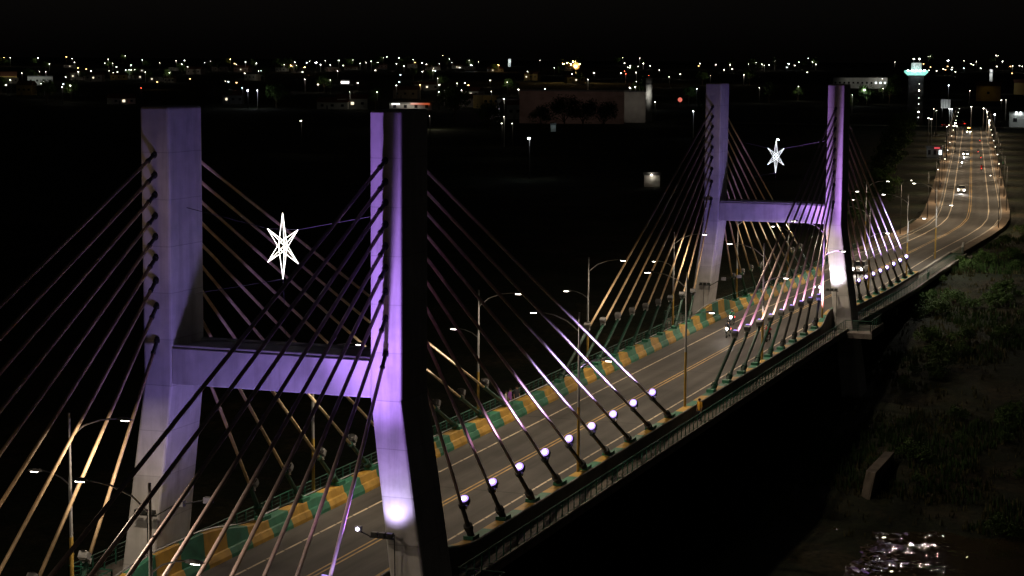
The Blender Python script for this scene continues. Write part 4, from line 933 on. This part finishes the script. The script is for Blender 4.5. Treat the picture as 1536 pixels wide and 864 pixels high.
TL+=A([(805,133,'B'),(907,135,'w'),(988,140,'w'),(1115,100,'w'),(1128,100,'w'),(1157,140,'w'),(1223,167,'w'),(1285,170,'w'),(920,193,'c'),(945,193,'c'),(967,193,'c'),(990,193,'c'),(808,293,'c'),(945,328,'w'),(956,432,'w'),(1035,443,'w'),(1058,463,'w'),(1073,520,'w'),(1107,483,'B'),(1150,390,'w'),(1180,388,'w'),(713,447,'w'),(730,457,'w'),(815,447,'c'),(830,447,'c'),(853,538,'w'),(797,560,'w'),(680,507,'w'),(697,512,'w'),(675,105,'w'),(688,105,'w')],4.32,1236,60)
TL.append((864,99,'BIG'))
rx=random.Random(31); EXTRA=[]
for _ in range(70):
    x=rx.choice([rx.uniform(0,850),rx.uniform(0,850),rx.uniform(870,1250),rx.uniform(1380,1536)]); EXTRA.append((x,rx.uniform(93,128) if x<850 else rx.uniform(93,112),rx.choice('wwwoc')))
ZONES=[(-1,256,'outside the closer dim leg',-1,'from it'),(256,577,"between the closer legs",1,'from dim leg'),(577,864,'between closer bright leg and orange floodlight',1,'from leg'),(864,1076,'between orange floodlight and distant pylon',1,'from floodlight'),(1076,1253,'between the distant legs',1,'from dim leg'),(1253,1371,'between distant bright leg and turquoise tower',1,'from leg'),(1371,1600,'beyond the turquoise tower',1,'from the tower')]
def zone(x):
    for i,z in enumerate(ZONES):
        if z[0]<=x<z[1]: return i
    return 6
POLEM=MB(); POLEM.tube([(0,0,-1),(0,0,0)],.12,6); POLE_ME=POLEM.mesh('post',METAL)
POLE_DK=POLEM.mesh('post',DARKP)
HEAD_ME={}
def head_mesh(m,r):
    k=(m.name,round(r,2))
    if k not in HEAD_ME:
        q=MB(); q.lathe([(0,-.5*r),(r*.75,-.42*r),(r,-.1*r),(r*.8,.25*r),(0,.4*r)],10); HEAD_ME[k]=q.mesh('lamp_head',m,True)
    return HEAD_ME[k]
groups={}
for (x,y,k) in TL:
    row='on the skyline' if y<97 else ('in upper town' if y<118 else 'in lower town')
    groups.setdefault((zone(x),row,k if k in 'wcorBO' else 'O'),[]).append((x,y,k))
cname=dict(w='white',c='bluish',o='orange',r='red',B='brilliant',O='glaring')
rl_=random.Random(4); TOWN=[]
for (zi,row,kk),lst in groups.items():
    lst.sort(key=lambda a:a[0]*ZONES[zi][3])
    for i,(x,y,k) in enumerate(lst):
        hgt=9.5
        if y<93: hgt=14
        p,t=rayground(x,y,hgt)
        if t>4600:   # beyond the last rise: stand the mast taller on the rise itself
            t=3900+rl_.uniform(-300,300); p=CAM+ray(x,y)*t
        gz=ground_z(p.x,p.y); H=p.z-gz
        if k=='BIG':
            t=2000; p=CAM+ray(x,y)*t; gz=ground_z(p.x,p.y); H=p.z-gz
            lab='tall mast with a huge orange floodlight glaring on the skyline'
        else:
            lab=f"{cname[kk]} lamp {row} {ZONES[zi][2]}"+(f", {ORD[min(i,29)]} {ZONES[zi][4]}" if len(lst)>1 else '')
        o=empty('street_lamp' if k not in 'r' else 'warning_lamp',(p.x,p.y,gz),0,lab,'street lamp' if k!='r' else 'warning lamp','lamps of the town')
        c=D.objects.new('post',POLE_ME if rl_.random()<.4 else POLE_DK); COL.objects.link(c); c.parent=o; c.location=(0,0,H); c.scale=(1+t/2500,1+t/2500,H)
        r={'w':.34,'c':.36,'o':.36,'r':.3,'B':.5,'O':.75}[kk]*(.45+t/2600)*rl_.choice([.5,.6,.7,.85,1.0])
        if k=='BIG': r=2.3
        c=D.objects.new('lamp_head',head_mesh(LAMPM[kk],round(r,1))); COL.objects.link(c); c.parent=o; c.location=(-.5,0,H)
        if k=='BIG':
            c.scale=(.8,.8,1.7)
            for dy,dz_,rr_ in ((5,1.5,.7),(9,3,.6),(13,2.2,.7),(-4,2,.5),(3,4.5,.45)):
                c2=D.objects.new('lamp_head',head_mesh(C_O,round(rr_,1))); COL.objects.link(c2); c2.parent=o; c2.location=(-.5,dy,H+dz_)
            q=MB(); q.tube([(0,-4.5,H-.4),(0,0,H-.4),(0,13.5,H+1.6)],.12,6); q.build('cross_arm',DARKP,o)
            q=MB(); q.lathe([(.3,0),(3.3,-.9),(3.5,-1.1),(.3,-.4)],20); q.v=[(.3+v[2]*-.6,v[0],H+v[1]) for v in q.v]; q.build('halo_disc',glow('orange_halo_glow',(1,.46,.10),.55),o)  # glowing disc added to imitate the halo round the orange floodlight
        e={'w':260,'c':240,'o':320,'r':50,'B':420,'O':1100}[kk]*(.3+t/1500)*rl_.uniform(.3,1.3)
        if t<1000: e*=.35
        if k=='BIG': e=60000
        light('POINT','town_light',(p.x-1.2-t/2000,p.y,p.z-.6),e,LAMPC[kk],None,shadow_soft_size=.3)
        TOWN.append((p.x,p.y,t,k))
DIMM={'w':glow('dim_white_lamp',(1,.88,.68),9),'o':glow('dim_orange_lamp',(1,.55,.2),9),'c':glow('dim_cool_lamp',(.9,.97,1),8)}
for x,y,k in EXTRA:
    p,t=rayground(x,y,6)
    if t>4600: t=3700; p=CAM+ray(x,y)*t
    gz=ground_z(p.x,p.y); H=p.z-gz
    o=empty('street_lamp',(p.x,p.y,gz),0,'tiny dim lamp lost among the brighter lights of the town','street lamp','faint lamps of the town')
    c=D.objects.new('post',POLE_DK); COL.objects.link(c); c.parent=o; c.location=(0,0,H); c.scale=(1,1,H)
    c=D.objects.new('lamp_head',head_mesh(DIMM[k],round(.25+t/4500,1))); COL.objects.link(c); c.parent=o; c.location=(-.5,0,H)
    if rx.random()<.5: light('POINT','town_light',(p.x-2,p.y,p.z-.4),90+t*.06,LAMPC[k],None,shadow_soft_size=.3)
# houses and trees round the lamps
rh=random.Random(11); nh=0; HK={}
used=[]
for (x,y,t,k) in TOWN:
    if 700<t<3300 and k!='BIG' and rh.random()<.45 and nh<46:
        d=Vector((x-CX,y-CY,0)).normalized(); sd=Vector((-d.y,d.x,0))
        q_=Vector((x,y,0))+d*rh.uniform(9,18)+sd*rh.uniform(-14,14)
        wd=rh.uniform(9,22); h=rh.uniform(3.2,7.5); dp=rh.uniform(8,14)
        wl=rh.choice([0,0,1,2,4,3]); rf=rh.choice(['gable','gable','flat'])
        i=min(range(len(TOWN)),key=lambda j:1)
        rz=math.atan2(d.y,d.x)+rh.uniform(-.5,.5); gz=ground_z(q_.x,q_.y)
        nm='house'; cn=['pale','pinkish','grey','yellowish','white'][wl]
        o=empty(nm,(q_.x,q_.y,gz),rz,f"{cn} {'gabled' if rf=='gable' else 'flat-roofed'} town house dimly lit by a street lamp",'house','dim houses of the town')
        b=MB(); b.box((dp/2,0,h/2-1),(dp,wd,h+2)); b.build('wall',WALLS[wl],o)
        b=MB()
        if rf=='gable':
            e=wd/2+.5; b.add([(-.5,-e,h-.1),(dp+.5,-e,h-.1),(dp+.5,e,h-.1),(-.5,e,h-.1),(dp/2,-e,h+dp*.22),(dp/2,e,h+dp*.22)],[(0,4,5,3),(1,2,5,4),(0,1,4),(3,5,2),(0,3,2,1)]); b.build('roof',TILE,o)
        else: b.box((dp/2,0,h+.15),(dp+.6,wd+.6,.3)); b.build('roof',FLAT,o)
        for i in range(3):
            b=MB(); b.box((-.04,(-.33+.33*i)*wd,h*.55),(.12,1.5,1.3)); b.build('window',LITW if rh.random()<.15 else DARKW,o)
        b=MB(); b.box((-.04,.17*wd,1.05),(.12,1.0,2.1)); b.build('door',FLAT,o)
        nh+=1
nt_=0
for (x,y,t,k) in TOWN:
    if t>650 and rh.random()<.55 and nt_<85:
        d=Vector((x-CX,y-CY,0)).normalized(); sd=Vector((-d.y,d.x,0))
        q_=Vector((x,y,0))+d*rh.uniform(3,9)+sd*rh.uniform(-11,11)
        tree(rh.choice(['broad','broad','tall']),q_.x,q_.y,rh.uniform(.7,1.25)*(1+t/6000),'leafy street tree catching the light of a town lamp','lamplit trees of the town'); nt_+=1
# dark trees before the pinkish block and the lit big tree over the closer bright leg
for px,py,s,l in ((682,184,1.7,'big leafy tree lit green from below behind the closer bright leg'),(846,200,1.5,'dark tree in front of the middle of the pinkish block'),(874,198,1.35,'dark tree in front of the pinkish block near its pale end'),(735,196,1.2,'dark tree in front of the small lit shop'),(905,200,1.3,'dark tree before the pale tall-windowed block'),(810,199,1.1,'dark tree at the plain end of the pinkish block')):
    p,t=rayground(px,py,0); tree('broad',p.x,p.y,s,l,None)
p,t=rayground(668,186,2); light('POINT','town_light',(p.x-8,p.y+3,p.z+3),900,(1,.9,.6),None,shadow_soft_size=.4)

# ------------------------------------------------------------------ render settings
scene.view_settings.view_transform='Standard'; scene.view_settings.look='None'; scene.view_settings.exposure=0; scene.view_settings.gamma=1
scene.render.engine='CYCLES'; cy=scene.cycles
cy.use_denoising=True
try: cy.denoiser='OPENIMAGEDENOISE'
except Exception: pass
cy.use_light_tree=True; cy.max_bounces=4; cy.diffuse_bounces=2; cy.glossy_bounces=3; cy.sample_clamp_indirect=2; cy.sample_clamp_direct=0
cy.caustics_reflective=False; cy.caustics_refractive=False; cy.use_adaptive_sampling=False
